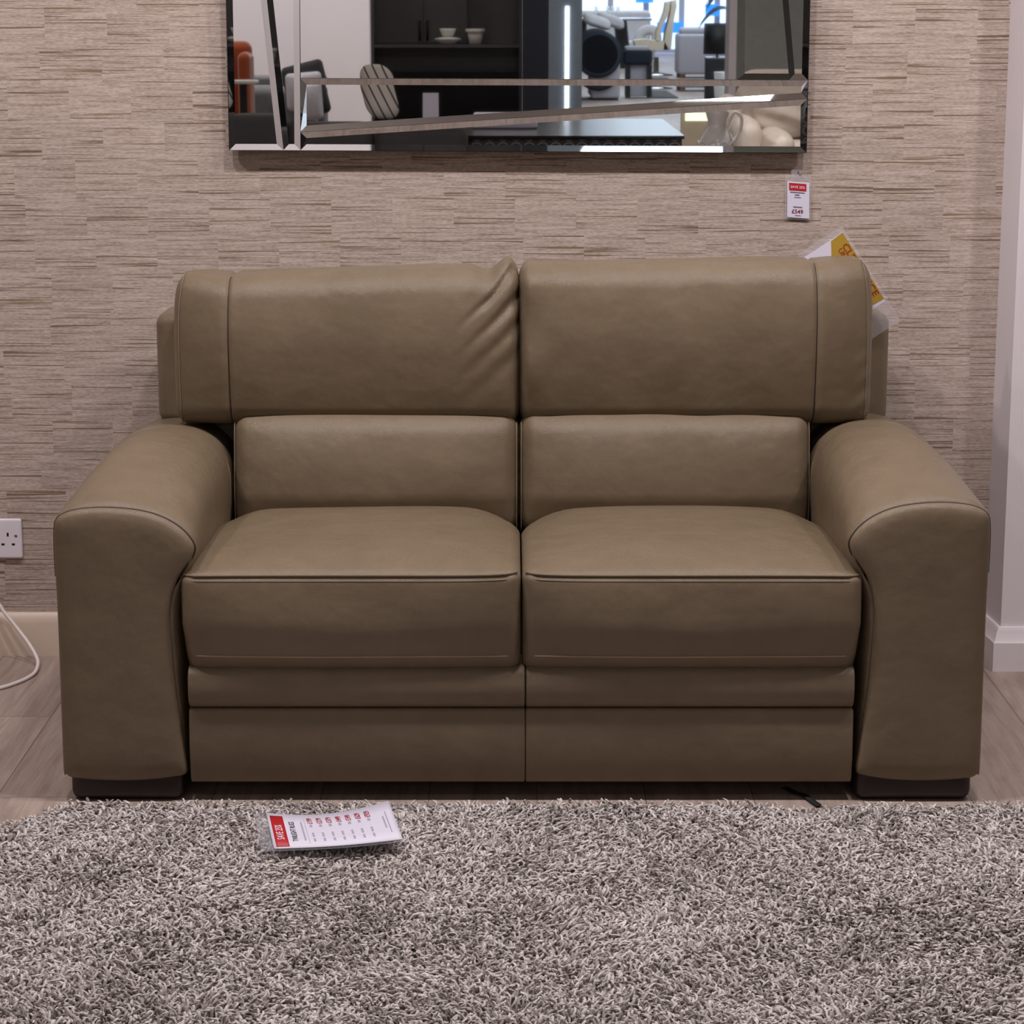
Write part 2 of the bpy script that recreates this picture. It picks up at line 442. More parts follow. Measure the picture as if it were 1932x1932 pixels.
def arm_panel(side, zk):
    rings = [(-.950, .012), (-.966, .0035), (-.974, .0), (-.980, .0012), (-.985, .004), (-.989, .010), (-.9915, .021), (-.9925, .037), (-.993, .057), (-.9933, .08), (-.9934, 9)]
    n = len(OUT); V, Fc = [], []
    m = 1 if side < 0 else -1
    for j, (Y, ins) in enumerate(rings):
        Q = []
        for p in OUT:
            q = Vector((-.692 + .010 * (p.z - .3), 0, max(.16, min(.425, p.z)))); d = q - p; L = d.length
            Q.append(p + d * min(1.0, ins / L))
        for _ in range(max(0, j - 3) * 6 if j < 10 else 0): Q = [(Q[i - 1] + Q[i] * 2 + Q[(i + 1) % n]) / 4 for i in range(n)]
        for q in Q:
            V.append((SX + q.x * m, Y, .04 + (q.z - .04) * zk))
    for j in range(len(rings) - 1):
        for i in range(n):
            i2 = (i + 1) % n
            q = (j * n + i, (j + 1) * n + i, (j + 1) * n + i2, j * n + i2); Fc.append(q if side < 0 else q[::-1])
    return V, Fc
for side, zk in ((-1, 1.0), (1, 1.018)):
    arm = mk('armrest', arm_body(side, zk), LEA, sofa)
    pn = mk('arm_front_panel', arm_panel(side, zk), LEA, arm)
    gr = [(SX + p.x * (1 if side < 0 else -1) * .9992, -.9757, .04 + (p.z - .04) * zk - .0006) for p in OUT if p.z > .40]
    k0 = max(range(len(gr)), key=lambda i: math.dist(gr[i - 1], gr[i]))
    mk('seam', tube(gr[k0:] + gr[:k0], .0017, 6), LEA_D, arm)
    # stitched seam across the arm near the back
    R_ = catmull([(a, 0, b) for a, b in REAR], 3)
    pts = [(SX + p.x * (1 if side < 0 else -1) * 1.0005, -.43 + .02 * math.sin(i * .1), (p.z + .0008) * zk - .004 * (1 if p.z > .5 else 0)) for i, p in enumerate(R_) if p.z > .40]
    mk('seam', tube(pts, .0011, 6), THREAD, arm)
for sx, a, b in ((-1, -.775, -.577), (1, .603, .807)):
    for y0, y1 in ((-.985, -.86), (-.20, -.09)):
        mk('leg', bbox((a, y0, 0), (b, y1, .062), .018 if y0 < -.5 else .01, (2, 2, 2)), WOODLEG, sofa)
# front rail: lower panel and upper roll, each of two pieces with a centre seam
def railbend(h, z0, bulge, top):
    def f(x, y, z):
        t = z / h
        if y < 0: y -= bulge * (1 - t * t)
        return x, y, z
    return f
CS = .0235
for x0, x1 in ((-.5645, CS), (CS, .5965)):
    mk('front_rail', rbox(((x0 + x1) / 2, -.935, .1005), ((x1 - x0) / 2, .045, .0675), (.003, .006, .008), (16, 3, 10), railbend(.068, 0, .006, 0)), LEA, sofa)
    mk('front_roll', rbox(((x0 + x1) / 2, -.935, .2060), ((x1 - x0) / 2, .046, .0375), (.003, .012, .016), (16, 3, 10), railbend(.038, 0, .010, 0)), LEA, sofa)
mk('underside', box((-.60, -.925, .034), (.63, -.10, .10)), BLACKF, sofa, smooth=False)
mk('seat_deck', box((-.575, -.90, .10), (.61, -.12, .235)), BLACKF, sofa, smooth=False)
# seat cushions
def seat(x0, x1, sgn):
    hx, hy, hz = (x1 - x0) / 2, .295, .091
    c = ((x0 + x1) / 2, -.700, .3205)
    def f(x, y, z):
        u, v = x / hx, y / hy
        X, Y_, Z = x, y, z
        if z > 0:
            k = z / hz
            Z += k * (.024 * (1 - abs(u) ** 3.2) * (1 - abs(v) ** 4) * (1 - .15 * v))
            back = max(0, v) ** 2
            Z -= k * back * .058 * (max(0, abs(u) - .60) / .40) ** 2.2
            # the front edge lifts where the two cushions meet
            Z += k * .006 * max(0, -sgn * u) ** 6 * max(0, -v) ** 2
            Z += k * .0025 * math.sin(9 * x + 3 * y + sgn) * (1 - abs(v) ** 4)
        if y < 0:
            Y_ -= .010 * (1 - (z / hz) ** 2) * (1 - u ** 4)
            X -= .009 * max(0, sgn * u) ** 4 * sgn * max(0, -z / hz) * 1.0
            Y_ += .0025 * math.sin(13 * x + 17 * z) * (1 - (z / hz) ** 2)
            Y_ += .012 * max(0, -z / hz)
            if z < -.056: Y_ += (abs(z) - .056) * .42
        return X, Y_, Z
    g = rbox(c, (hx, hy, hz), (.020, .022, .016), (26, 22, 10), f, cuts=((), (-.27, -.265), (-.066, -.060, -.056, -.052)))
    return g, f, c, (hx, hy, hz)
for x0, x1, sgn in ((-.572, .0150, -1), (.0175, .6045, 1)):
    g, f, c, h = seat(x0, x1, sgn)
    cu = mk('seat_cushion', g, LEA, sofa)
    def run(z, yy, r, inset):
        n = 60; pts = []
        for i in range(n + 1):
            x = -h[0] + inset + (2 * h[0] - 2 * inset) * i / n
            e = min(1, (min(i, n - i)) / 2.5)
            q = f(x, yy + .009 * (1 - e) ** 2, z); pts.append((c[0] + q[0], c[1] + q[1], c[2] + q[2]))
        return tube(pts, r, 8)
    mk('piping', run(h[2] - .0035, -h[1] + .0032, .0022, .006), LEA, cu)
    mk('stitching', run(h[2] - .0115, -h[1] + .0004, .0009, .006), THREAD, cu)
    mk('lower_seam', run(-h[2] + .036, -h[1] - .0003, .0014, .006), SEAMT, cu)
# lumbar cushions
def lumbar(x0, x1, sgn):
    hx, hy, hz = (x1 - x0) / 2, .10, .122
    c = ((x0 + x1) / 2, -.352, .480)
    def f(x, y, z):
        u, t = x / hx, z / hz
        Y_ = y
        if y < 0: Y_ -= .034 * (1 - abs(u) ** 5) * max(0, 1 - ((t - .15) / 1.1) ** 2)
        if y < 0: Y_ += .022 * t
        if y < 0 and t < -.3: Y_ += .03 * (abs(t) - .3)
        Z = z + (.004 * (1 - u * u) if z > 0 else 0)
        return x, Y_ + (.0016 * math.sin(14 * x + 5 * z) if y < 0 else 0), Z
    return rbox(c, (hx, hy, hz), (.032, .045, .040), (30, 6, 18), f), f, c, (hx, hy, hz)
for x0, x1, sgn in ((-.5445, .0135, -1), (.0135, .5825, 1)):
    g, f, c, h = lumbar(x0, x1, sgn)
    cu = mk('lumbar_cushion', g, LEA, sofa)
    for e in (-1, 1):
        pts = []
        for i in range(25):
            z = -.11 + .21 * i / 24
            yy = -h[1] + .012 + .018 * max(0, (z - .075) / .04) ** 2
            q = f(e * (h[0] - .0045), yy, z); pts.append((c[0] + q[0], c[1] + q[1] - .001, c[2] + q[2]))
        mk('stitching', tube(pts, .0008, 6), THREAD, cu)
# headrest cushions
def head(x0, x1, sgn, zt):
    zb = .572; hx, hy, hz = (x1 - x0) / 2, .088, (zt - zb) / 2
    c = ((x0 + x1) / 2, -.338, (zt + zb) / 2)
    sx = -sgn * 0 + (-.546 - c[0] if sgn < 0 else .586 - c[0])      # the seam between face and end piece
    def f(x, y, z):
        u, t = x / hx, z / hz
        X, Y_, Z = x, y, z
        face = max(0, -y / hy)
        ends = 1 - max(0, sgn * u) ** 6 * .9 - max(0, -sgn * u) ** 14 * .5
        if y < 0: Y_ -= .026 * max(0, 1 - ((t - .16) / 1.16) ** 2) * ends
        Y_ += .014 * max(0, t) ** 1.8 * face                       # leans back towards the top
        Y_ += .030 * max(0, sgn * u - .70) / .30 * face            # the end piece turns away
        X -= sgn * .012 * max(0, sgn * u - .6) / .4 * max(0, t) ** 3
        # pulled in along the seam
        s = math.exp(-((x - sx) / .0045) ** 2); s2 = math.exp(-((x - sx) / .035) ** 2)
        Y_ += face * (.0035 * s + .004 * s2)
        if z > 0: Z -= t * (.0035 * s + .004 * s2)
        if z > 0: Z += t * (.006 * math.sin(5.2 * x + 1.0 + sgn) if sgn < 0 else .004 * math.sin(6 * x))
        if sgn < 0:
            # gathered creases at the inner end
            e = max(0, (u - .62) / .38)
            d = (z + .9 * (hx - x))                                # runs diagonally
            cr = .0
            for p0, wd, am in ((.152, .009, .018), (.100, .012, .013), (.052, .015, .008), (.205, .014, -.007), (.0, .02, .005)):
                cr += am * math.exp(-((d - p0) / wd) ** 2)
            Y_ += face * cr * e ** 1.3
            X -= max(0, cr) * e ** 6 * .5 * face
            if z > 0: Z += t ** 3 * .014 * math.exp(-((x - (hx - .022)) / .024) ** 2) - t ** 3 * .012 * math.exp(-((x - (hx - .062)) / .022) ** 2)
        else:
            Y_ += face * .0045 * math.sin(34 * x + 14 * z) * max(0, .75 - abs(u)) * .8
            Y_ += face * .006 * math.exp(-((u + .93) / .05) ** 2) * math.sin(z * 38)
            e = max(0, (u - .86) / .14)
            Y_ += face * .0022 * e * math.sin(150 * (z - .6 * x)) * max(0, -t + .3)
        return X, Y_, Z
    cx = [sx + d for d in (-.02, -.012, -.008, -.0055, -.003, 0, .003, .0055, .008, .012, .02)]
    if sgn < 0: cx += [hx * .55 + (hx * .42) * i / 40 for i in range(41)]
    else: cx += [hx * .82 + hx * .16 * i / 20 for i in range(21)]
    g = rbox(c, (hx, hy, hz), (.022, .046, .040), (34, 6, 46), f, cuts=(cx, (), ()))
    return g, f, c, (hx, hy, hz), sx
for x0, x1, sgn, zt in ((-.660, .0150, -1, .872), (.0130, .703, 1, .889)):
    g, f, c, h, sx = head(x0, x1, sgn, zt)
    cu = mk('headrest_cushion', g, LEA, sofa)
    def over(xx, r, mat, nm):
        pts = []
        rr = .066; hy_, hz_ = h[1], h[2]
        prof = [(-hy_, -hz_ + .040 + (2 * hz_ - .080) * i / 26) for i in range(27)]
        prof += [(-hy_ + .046 - .046 * math.cos(a), hz_ - .040 + .040 * math.sin(a)) for a in [math.radians(q) for q in range(8, 100, 8)]]
        prof = [(-hy_ + .046 - .046 * math.cos(a), -hz_ + .040 - .040 * math.sin(a)) for a in [math.radians(q) for q in range(64, 0, -8)]] + prof
        for y, z in prof:
            q = f(xx, y, z); pts.append((c[0] + q[0], c[1] + q[1], c[2] + q[2]))
        return mk(nm, tube(pts, r, 6), mat, cu)
    over(sx, .0014, LEA_D, 'seam')
    over(sgn * (h[0] - .014), .0009, THREAD, 'stitching')
# back frame behind the headrests, with the ears that show left and right
def ears(x, y, z):
    return x, y + .02 * max(0, abs(x) - .68) / .06 * (1 if y < 0 else 0), z - .006 * max(0, abs(x) - .70) / .04 * (1 if z > 0 else 0)
mk('back_frame', rbox((SX + .0045, -.155, .659), (.743, .085, .114), (.022, .03, .022), (30, 4, 10), ears), LEA, sofa)
mk('back_panel', bbox((-.60, -.27, .08), (.64, -.09, .57), .02), LEA, sofa)

# ================================================================== CLEARANCE TAG behind the right headrest
TY = -.247
c0, c1, c2 = P(1590, 436, TY), P(1697, 606, TY), P(1543, 494, TY)
ex = (c1 - c0).normalized(); ey = Vector((-ex.z, 0, ex.x)); ey = ey if ey.z > 0 else -ey     # along the card, up the lettering
Lx = (c1 - c0).length; Ly = .148
tg = thing('clearance_tag', 'yellow clearance card in a clear sleeve stuck behind the right headrest', 'tag', c0)
def on_tag(u, v, w): return tuple(c0 + ex * u - ey * v + Vector((0, -w, 0)))
mk('sleeve', xf(box((-.010, -.004, -.0006), (Lx, .100, -.0001)), on_tag), SLEEVE, tg, smooth=False)
def field(pts, w0, w1):
    n = len(pts)
    return ([on_tag(a_, b_, w0) for a_, b_ in pts] + [on_tag(a_, b_, w1) for a_, b_ in pts],
            [tuple(range(n)), tuple(reversed(range(n, 2 * n)))] + [(i, n + i, n + (i + 1) % n, (i + 1) % n) for i in range(n)])
card = join(remat(field([(.002, .002), (.166, .002), (.166, .096), (.002, .096)], .0, .0005), 0),
            remat(field([(.002, .002), (.160, .002), (.158, .030), (.120, .048), (.035, .048), (.004, .030)], .0005, .0009), 1))
mk('card', card, [PAPER, YEL], tg, smooth=False)
t1 = text('CLEARANCE', .0185, .014, 'LEFT'); t2 = text('UNDER', .0130, .014, 'LEFT')
pr = join(xf(t1, lambda x, y, z: on_tag(.023 + x * 1.18, .0115 - y, .0014)), xf(t2, lambda x, y, z: on_tag(.026 + x * 1.18, .0240 - y, .0014)))
mk('lettering', pr, ORANGEINK, tg, smooth=False)

# ================================================================== WALL PRICE TAG below the mirror
tw = thing('wall_price_tag', 'small white price tag with red band pinned to the wall below the mirror', 'tag', P(1505, 410, -.004))
a, b = P(1486, 343, -.006), P(1526, 411, -.006)
def on_wall(u, v, w):                                   # u, v in 0..1 over the card, turned a little clockwise
    x = a.x + (b.x - a.x) * u; z = a.z + (b.z - a.z) * v
    return (x + .0015 * (v - .5), -.006 - w, z - .0035 * (u - .5))
mk('card', xf(box((0, 0, 0), (1, 1, .0012)), on_wall), PAPER, tw, smooth=False)
mk('sleeve', xf(box((-.10, -.17, -.0012), (1.08, 1.05, -.0004)), on_wall), SLEEVE, tw, smooth=False)
mk('red_band', xf(box((.08, .045, .0013), (.86, .25, .0018)), on_wall), REDP, tw, smooth=False)
sw, sh = b.x - a.x, a.z - b.z
def wtext(s, u, v, size, bold=0.0): return xf(text(s, size, bold), lambda x, y, z: on_wall(u + x / sw, v - y / sh, .0020))
mk('lettering', wtext('SAVE 25%', .47, .150, .0072, .01), PAPER, tw, smooth=False)
mk('price', wtext('£549', .46, .83, .0120, .015), plain('crimson_print', (120, 22, 44), .6), tw, smooth=False)
bars = [(.13, .285, .79, .315), (.34, .352, .55, .385), (.32, .425, .62, .445), (.27, .69, .68, .72), (.34, .93, .62, .95)]
mk('small_print', join(*[xf(box((u0, v0, .0013), (u1, v1, .0016)), on_wall) for u0, v0, u1, v1 in bars]), plain('slate_print', (98, 86, 104), .6), tw, smooth=False)
hk = P(1502, 330, -.006)
mk('hanger', rbox((hk.x, -.0065, hk.z), (.0105, .0016, .0125), .0015, (2, 1, 2)), SLEEVE, tw)
q = P(1507, 327, -.010)
mk('pin', join(tube([q, q + Vector((.003, 0, -.005)), q + Vector((.006, 0, -.001))], .0009, 6), tube([q + Vector((-.002, 0, .004)), q], .0009, 6)), INK, tw)

# ================================================================== SOCKET, CABLE
so = thing('wall_socket', 'white double power socket on the wall left of the sofa', 'socket', (-1.1265, 0, .2585))
mk('face_plate', rbox((-1.1265, -.0045, .2585), (.073, .0045, .0435), (.005, .0035, .005), (6, 1, 4)), PLASTIC, so)
for k in (0, 1):
    ox = -1.0835 - .071 * k
    for (dx, dz, wx, wz) in ((0, .0115, .0021, .0041), (-.0111, -.0100, .0034, .0022), (.0111, -.0100, .0034, .0022)):
        mk('pin_hole', box((ox + dx - wx, -.0093, .2562 + dz - wz), (ox + dx + wx, -.0086, .2562 + dz + wz)), HOLE, so, smooth=False)
for x in (-1.0662, -1.1868):
    mk('screw', lathe((0, 0, 0), [(.0034, 0), (.0034, .0006), (.002, .0009)], 14) and xf(lathe((0, 0, 0), [(.0034, 0), (.0034, .0006), (.002, .0009)], 14), lambda a_, b_, c_: (x + a_, -.0088 - c_, .2648 + b_)), SCREW, so)
cp = [Vector((-1.30, -.03, .26)), Vector((-1.20, -.035, .17)), P(-12, 1133, -.04), P(8, 1155, -.045), P(32, 1185, -.055), P(52, 1211, -.07), P(65, 1232, -.09)]
cp += [G(71.5, 1250, .012), G(66, 1268, .006), G(50, 1280, .0045), G(26, 1290, .0045), G(0, 1298, .0045), G(-40, 1306, .0045), G(-110, 1318, .0045)]
cb = mk('power_cable', tube(catmull(cp, 8), .0040, 10), CABLEM, org=cp[-1])
tag(cb, 'white power cable looping from the wall onto the floor left of the sofa', 'cable')

# webbing strap end on the floor under the sofa
sp_ = [G(1480, 1486, .003), G(1500, 1496, .003), G(1513, 1499, .004), G(1524, 1505, .004), G(1537, 1515, .003), G(1546, 1521, .003)]
def ribbon(pts, wd, th):
    V, Fc = [], []
    pts = catmull(pts, 5)
    for i, p in enumerate(pts):
        t = (pts[min(i + 1, len(pts) - 1)] - pts[max(0, i - 1)]).normalized(); s = t.cross(Vector((0, 0, 1))).normalized()
        for d, z in ((-1, 0), (1, 0), (1, 1), (-1, 1)): V.append(tuple(p + s * wd * d + Vector((0, 0, th * z))))
    for i in range(len(pts) - 1):
        for k in range(4): Fc.append((4 * i + k, 4 * i + (k + 1) % 4, 4 * i + 4 + (k + 1) % 4, 4 * i + 4 + k))
    Fc += [(3, 2, 1, 0), tuple(4 * len(pts) - 4 + k for k in range(4))]
    return V, Fc
stp = mk('webbing_strap', ribbon(sp_, .006, .0015), STRAPM, org=sp_[0])
tag(stp, 'black webbing strap end on the floor under the sofa', 'strap')

# ================================================================== RUG
rng = np.random.default_rng(5)
def rug_back(x):                                        # back edge of the rug
    x = np.asarray(x)
    return -1.068 - .036 * x + .008 * np.sin(9 * x) - np.clip((-.66 - x) / .25, 0, 2) ** 2 * .27
RX0, RX1, RY0 = -1.12, 1.22, -2.32
xs = np.linspace(RX0, RX1, 40); V = []
for z in (.0, .014):
    V += [(x, RY0, z) for x in xs] + [(x, float(rug_back(x)) - .012, z) for x in xs]
n = 40; Fc = []
for i in range(n - 1):
    Fc += [(2 * n + i, 2 * n + i + 1, 3 * n + i + 1, 3 * n + i), (i, n + i, n + i + 1, i + 1), (n + i, 3 * n + i, 3 * n + i + 1, n + i + 1), (i, i + 1, 2 * n + i + 1, 2 * n + i)]
Fc += [(0, 2 * n, 3 * n, n), (n - 1, 2 * n - 1, 4 * n - 1, 3 * n - 1)]
rug = mk('shag_rug', (V, Fc), RUGBASE, org=(0, -1.7, 0), smooth=False)
tag(rug, 'grey-brown deep-pile shag rug on the floor in front of the sofa', 'rug')
def pile():
    sp = .0053; gx = np.arange(RX0, RX1, sp); gy = np.arange(RY0, -1.08, sp)
    X, Y = np.meshgrid(gx, gy); X = X.ravel(); Y = Y.ravel()
    X = X + rng.uniform(-.5, .5, X.size) * sp; Y = Y + rng.uniform(-.5, .5, Y.size) * sp
    k = Y < rug_back(X) - .004; X, Y = X[k], Y[k]; N = X.size
    def field(fr, seed):
        r = np.random.default_rng(seed); out = np.zeros(N)
        for i in range(7):
            a = r.uniform(0, 2 * np.pi); f = fr * r.uniform(.5, 1.6); out += np.sin(f * (X * np.cos(a) + Y * np.sin(a)) + r.uniform(0, 7))
        return out / 2.6
    lx = .38 * field(9, 1) + .30 * field(30, 2); ly = .38 * field(9, 3) + .30 * field(30, 4)
    lx += rng.normal(0, .55, N); ly += rng.normal(0, .55, N)
    L = .028 + .0035 * field(34, 8) + rng.uniform(-.006, .005, N)
    lean = np.hypot(lx, ly); mx = np.minimum(lean, 1.1) / np.maximum(lean, 1e-6); lx *= mx; ly *= mx; lean = np.minimum(lean, 1.1)
    R0 = rng.uniform(.0017, .0026, N)
    S, ringt = 4, (0, .45, .78, .97)
    th0 = rng.uniform(0, 2 * np.pi, N)
    co = np.zeros((N, 4 * S + 1, 3), np.float32)
    ca, cb_ = rng.uniform(0, 2 * np.pi, N), rng.uniform(.0025, .0070, N)
    def centre(t):
        b = t ** 1.8 * .55
        turn = ca + 4.6 * t
        cx_ = X + lx * L * b + cb_ * t * np.cos(turn); cy_ = Y + ly * L * b + cb_ * t * np.sin(turn)
        cz_ = .012 + L * (t - .26 * lean * t * t) - cb_ * .8 * max(0, t - .7) / .3
        return cx_, cy_, cz_
    for j, t in enumerate(ringt):
        cx_, cy_, cz_ = centre(t)
        rr = R0 * (.8, 1.0, 1.2, .95)[j]
        for s in range(S):
            a = th0 + 2 * np.pi * s / S + j * .6
            co[:, j * S + s, 0] = cx_ + rr * np.cos(a); co[:, j * S + s, 1] = cy_ + rr * np.sin(a)
            co[:, j * S + s, 2] = cz_ + (-lx * np.cos(a) - ly * np.sin(a)) * rr * .6 * t
    cx_, cy_, cz_ = centre(1.05); co[:, 4 * S, 0] = cx_; co[:, 4 * S, 1] = cy_; co[:, 4 * S, 2] = cz_
    co[:, :, 2] = np.maximum(co[:, :, 2], .0145)
    nv = 4 * S + 1
    q = np.array([(j * S + s, j * S + (s + 1) % S, (j + 1) * S + (s + 1) % S, (j + 1) * S + s) for j in range(3) for s in range(S)])
    t3 = np.array([(3 * S + s, 3 * S + (s + 1) % S, 4 * S) for s in range(S)])
    base = (np.arange(N) * nv)[:, None, None]
    loops = np.concatenate([(base + q[None]).reshape(N, -1), (base + t3[None]).reshape(N, -1)], 1).ravel().astype(np.int32)
    tot = np.tile(np.concatenate([np.full(len(q), 4), np.full(len(t3), 3)]), N).astype(np.int32)
    st = np.concatenate([[0], np.cumsum(tot)[:-1]]).astype(np.int32)
    me = bpy.data.meshes.new('pile')
    co[:, :, 1] += 1.7
    me.vertices.add(N * nv); me.vertices.foreach_set('co', co.ravel())
    me.loops.add(loops.size); me.loops.foreach_set('vertex_index', loops)
    me.polygons.add(tot.size); me.polygons.foreach_set('loop_start', st); me.polygons.foreach_set('loop_total', tot)
    me.polygons.foreach_set('use_smooth', np.ones(tot.size, bool))
    me.update(calc_edges=True); me.validate()
    me.materials.append(YARN)
    o = bpy.data.objects.new('pile', me); COL.objects.link(o); o.parent = rug; o['kind'] = 'stuff'
    return o
pile()

# ================================================================== PRICE CARD on the rug
A, B, C_, D_ = G(502, 1535, .054), G(733, 1512, .060), G(760, 1584, .056), G(517, 1602, .051)
card_o = thing('rug_price_card', 'white price card with a red end lying on the shag rug', 'card', tuple((A + B + C_ + D_) / 4 - Vector((0, 0, .008))))
def on_card(u, v, w=0.0):                               # u along the long side, v from the back edge to the front edge
    p = A * (1 - u) * (1 - v) + B * u * (1 - v) + C_ * u * v + D_ * (1 - u) * v
    sag = -.012 * math.sin(math.pi * u) * (1 - .75 * v) + .0 * v
    return (p.x, p.y, p.z + sag + w)
def sheet(u0, v0, u1, v1, w0, w1, n=24, m=4):
    V, Fc = [], []
    for w_ in (w0, w1):
        for i in range(n + 1):
            for j in range(m + 1): V.append(on_card(u0 + (u1 - u0) * i / n, v0 + (v1 - v0) * j / m, w_))
    K = (n + 1) * (m + 1)
    for i in range(n):
        for j in range(m):
            a_ = i * (m + 1) + j; b_ = a_ + m + 1
            Fc += [(a_, b_, b_ + 1, a_ + 1), (K + a_, K + a_ + 1, K + b_ + 1, K + b_)]
    rim = [i * (m + 1) for i in range(n + 1)] + [n * (m + 1) + j for j in range(1, m + 1)] + [i * (m + 1) + m for i in range(n - 1, -1, -1)] + [j for j in range(m - 1, 0, -1)]
    for i in range(len(rim)):
        a_, b_ = rim[i], rim[(i + 1) % len(rim)]; Fc.append((a_, K + a_, K + b_, b_))
    return V, Fc
mk('card', sheet(0, 0, 1, 1, 0, .0012), PAPER, card_o)
mk('sleeve', sheet(-.10, -.03, 1.0, 1.03, -.0022, -.0010), SLEEVE, card_o)
mk('red_block', sheet(.022, .075, .125, .965, .0013, .0016, 6, 4), REDP, card_o)
CWID, CHT = (B - A).length, (D_ - A).length
def ctext(s, u, v, size, bold=0.0, align='CENTER', sx=1.0):
    # the card is read with its red end at the top: letters stand towards the red end and run from the front edge to the back
    return xf(text(s, size, bold, align), lambda x, y, z: on_card(u - y / CWID, v - x * sx / CHT, .0019))
mk('offer_lettering', ctext('SAVE 25%', .075, .56, .0165, .012), PAPER, card_o, smooth=False)
mk('title_lettering', ctext('TWILIGHT RUGS', .185, .53, .0125, .006, sx=1.02), INK, card_o, smooth=False)
pr = []; gy = []
for i, s in enumerate(('£199', '£279', '£379', '£449', '£549', '£629', '£929')):
    u = .335 + .0775 * i
    pr.append(ctext(s, u, .215, .0125, .006, sx=1.15)); 
    gy += [sheet(u - .012, .33, u + .010, .40, .0013, .0017, 2, 2), sheet(u - .010, .58, u + .007, .70, .0013, .0017, 2, 2), sheet(u - .010, .75, u + .007, .84, .0013, .0017, 2, 2)]
mk('price_lettering', join(*pr), REDP, card_o, smooth=False)
gy += [sheet(.255, .24, .268, .80, .0013, .0017, 2, 4), sheet(.288, .16, .291, .90, .0013, .0017, 2, 4), sheet(.905, .36, .918, .66, .0013, .0017, 2, 4), sheet(.935, .25, .943, .80, .0013, .0017, 2, 4)]
mk('small_print', join(*gy), GREYINK, card_o, smooth=False)

# ================================================================== MIRROR
mir = thing('wall_mirror', 'large wall mirror with slanting silver glass strips hanging above the sofa', 'mirror', (0.012, -.012, 1.079))
MB_ = .0008
def pl(px, py, tilt=TILT, dy=0.0):
    n = Vector((0, -math.cos(tilt), -math.sin(tilt))); d = ray(px, py)
    p0 = MP0 + Vector((0, dy, 0)); return CAM + d * ((p0 - CAM).dot(n) / d.dot(n))
def extend(p, q, z):                                    # the line p-q carried on to height z
    t = (z - p.z) / (q.z - p.z); return p + (q - p) * t
ZT = 1.92
def pane(pts, bev, tilt=TILT, lifts=None):
    """bevelled glass: flat field inside, narrow facets along the edges; bev gives each edge's facet width"""
    n = len(pts); nrm = Vector((0, -math.cos(tilt), -math.sin(tilt)))
    cen = sum(pts, Vector()) / n
    ins = []
    for i in range(n):
        e = (pts[(i + 1) % n] - pts[i]).normalized(); k = nrm.cross(e).normalized()
        if (cen - pts[i]).dot(k) < 0: k = -k
        ins.append((pts[i] + k * bev[i], e))
    inner = []
    for i in range(n):
        (p, e), (q, f_) = ins[i - 1], ins[i]            # edge before and edge after the corner
        w_ = q - p; m = e.cross(f_); t = w_.cross(f_).dot(m) / m.dot(m); inner.append(p + e * t)
    lifts = lifts or [MB_] * n
    outer = [p + nrm * q for p, q in zip(pts, lifts)]; back = [p - nrm * .004 for p in pts]
    V = [tuple(p) for p in inner + outer + back]
    F_ = [tuple(range(n))] + [(i, n + i, n + (i + 1) % n, (i + 1) % n) for i in range(n)] + [(n + i, 2 * n + i, 2 * n + (i + 1) % n, n + (i + 1) % n) for i in range(n)]
    return V, F_
BW = .0125
a0, a1 = pl(433.5, 283), pl(427.5, 0); b0, b1 = pl(535, 283.3), pl(503.6, 0); d0, d1 = pl(567, 283.5), pl(565, 0)
r0, r1 = pl(1521, 288), pl(1528, 0)
A_t, B_t, D_t, R_t = extend(a0, a1, ZT), extend(b0, b1, ZT), extend(d0, d1, ZT), extend(r0, r1, ZT)
mk('mirror_pane', pane([a0, b0, B_t, A_t], [BW, BW, BW, BW]), MIRROR, mir, smooth=False)
mk('mirror_pane', pane([b0, d0, D_t, B_t], [BW, BW, BW, BW]), MIRROR, mir, smooth=False)
e0, e1 = pl(567, 147.5), pl(1391, 150.3); v1 = pl(1392, 0); V_t = extend(e1, v1, ZT)
mk('mirror_pane', pane([e0, e1, V_t, D_t], [.0004, .0004, BW, .0004]), MIRROR, mir, smooth=False)
w0, w1 = pl(1489, 150.6), pl(1476, 0); W_t = extend(w0, w1, ZT); x0_ = pl(1524, 150.8)
mk('mirror_pane', pane([e1, w0, W_t, V_t], [BW, .0004, BW, BW * 1.2]), MIRROR, mir, smooth=False)
mk('mirror_pane', pane([w0, x0_, R_t, W_t], [BW, BW, BW, BW], TILT, [.0016] * 4), MIRROR, mir, smooth=False)
T2 = TILT2
q0, q1, q2, q3 = pl(567, 148, T2), pl(1524, 151.3, T2), pl(1522.5, 186, T2), pl(567, 249, T2)
mk('mirror_pane', pane([q3, q2, q1, q0], [BW, BW, BW, BW], T2, [.0012, .0012, .0018, .0018]), MIRROR, mir, smooth=False)
s0, s1, s2, s3 = pl(567, 249.6, T2), pl(1522.5, 186.6, T2), pl(1521, 288, T2), pl(567, 283.5, T2)
mk('mirror_pane', pane([s3, s2, s1, s0], [BW, BW, BW, BW], T2, [.0007, .0007, .0018, .0018]), MIRROR, mir, smooth=False)
ba, bb = pl(432, 283.5, TILT, .006), pl(1522, 289, TILT, .006)
bt0, bt1 = extend(ba, pl(426, 0, TILT, .006), ZT + .002), extend(bb, pl(1529, 0, TILT, .006), ZT + .002)
nb = Vector((0, .011, 0))
mk('backing_board', ([tuple(p) for p in (ba, bb, bt1, bt0)] + [tuple(p + nb) for p in (ba, bb, bt1, bt0)],
   [(0, 1, 2, 3), (7, 6, 5, 4), (0, 4, 5, 1), (1, 5, 6, 2), (2, 6, 7, 3), (3, 7, 4, 0)]), BACKB, mir, smooth=False)

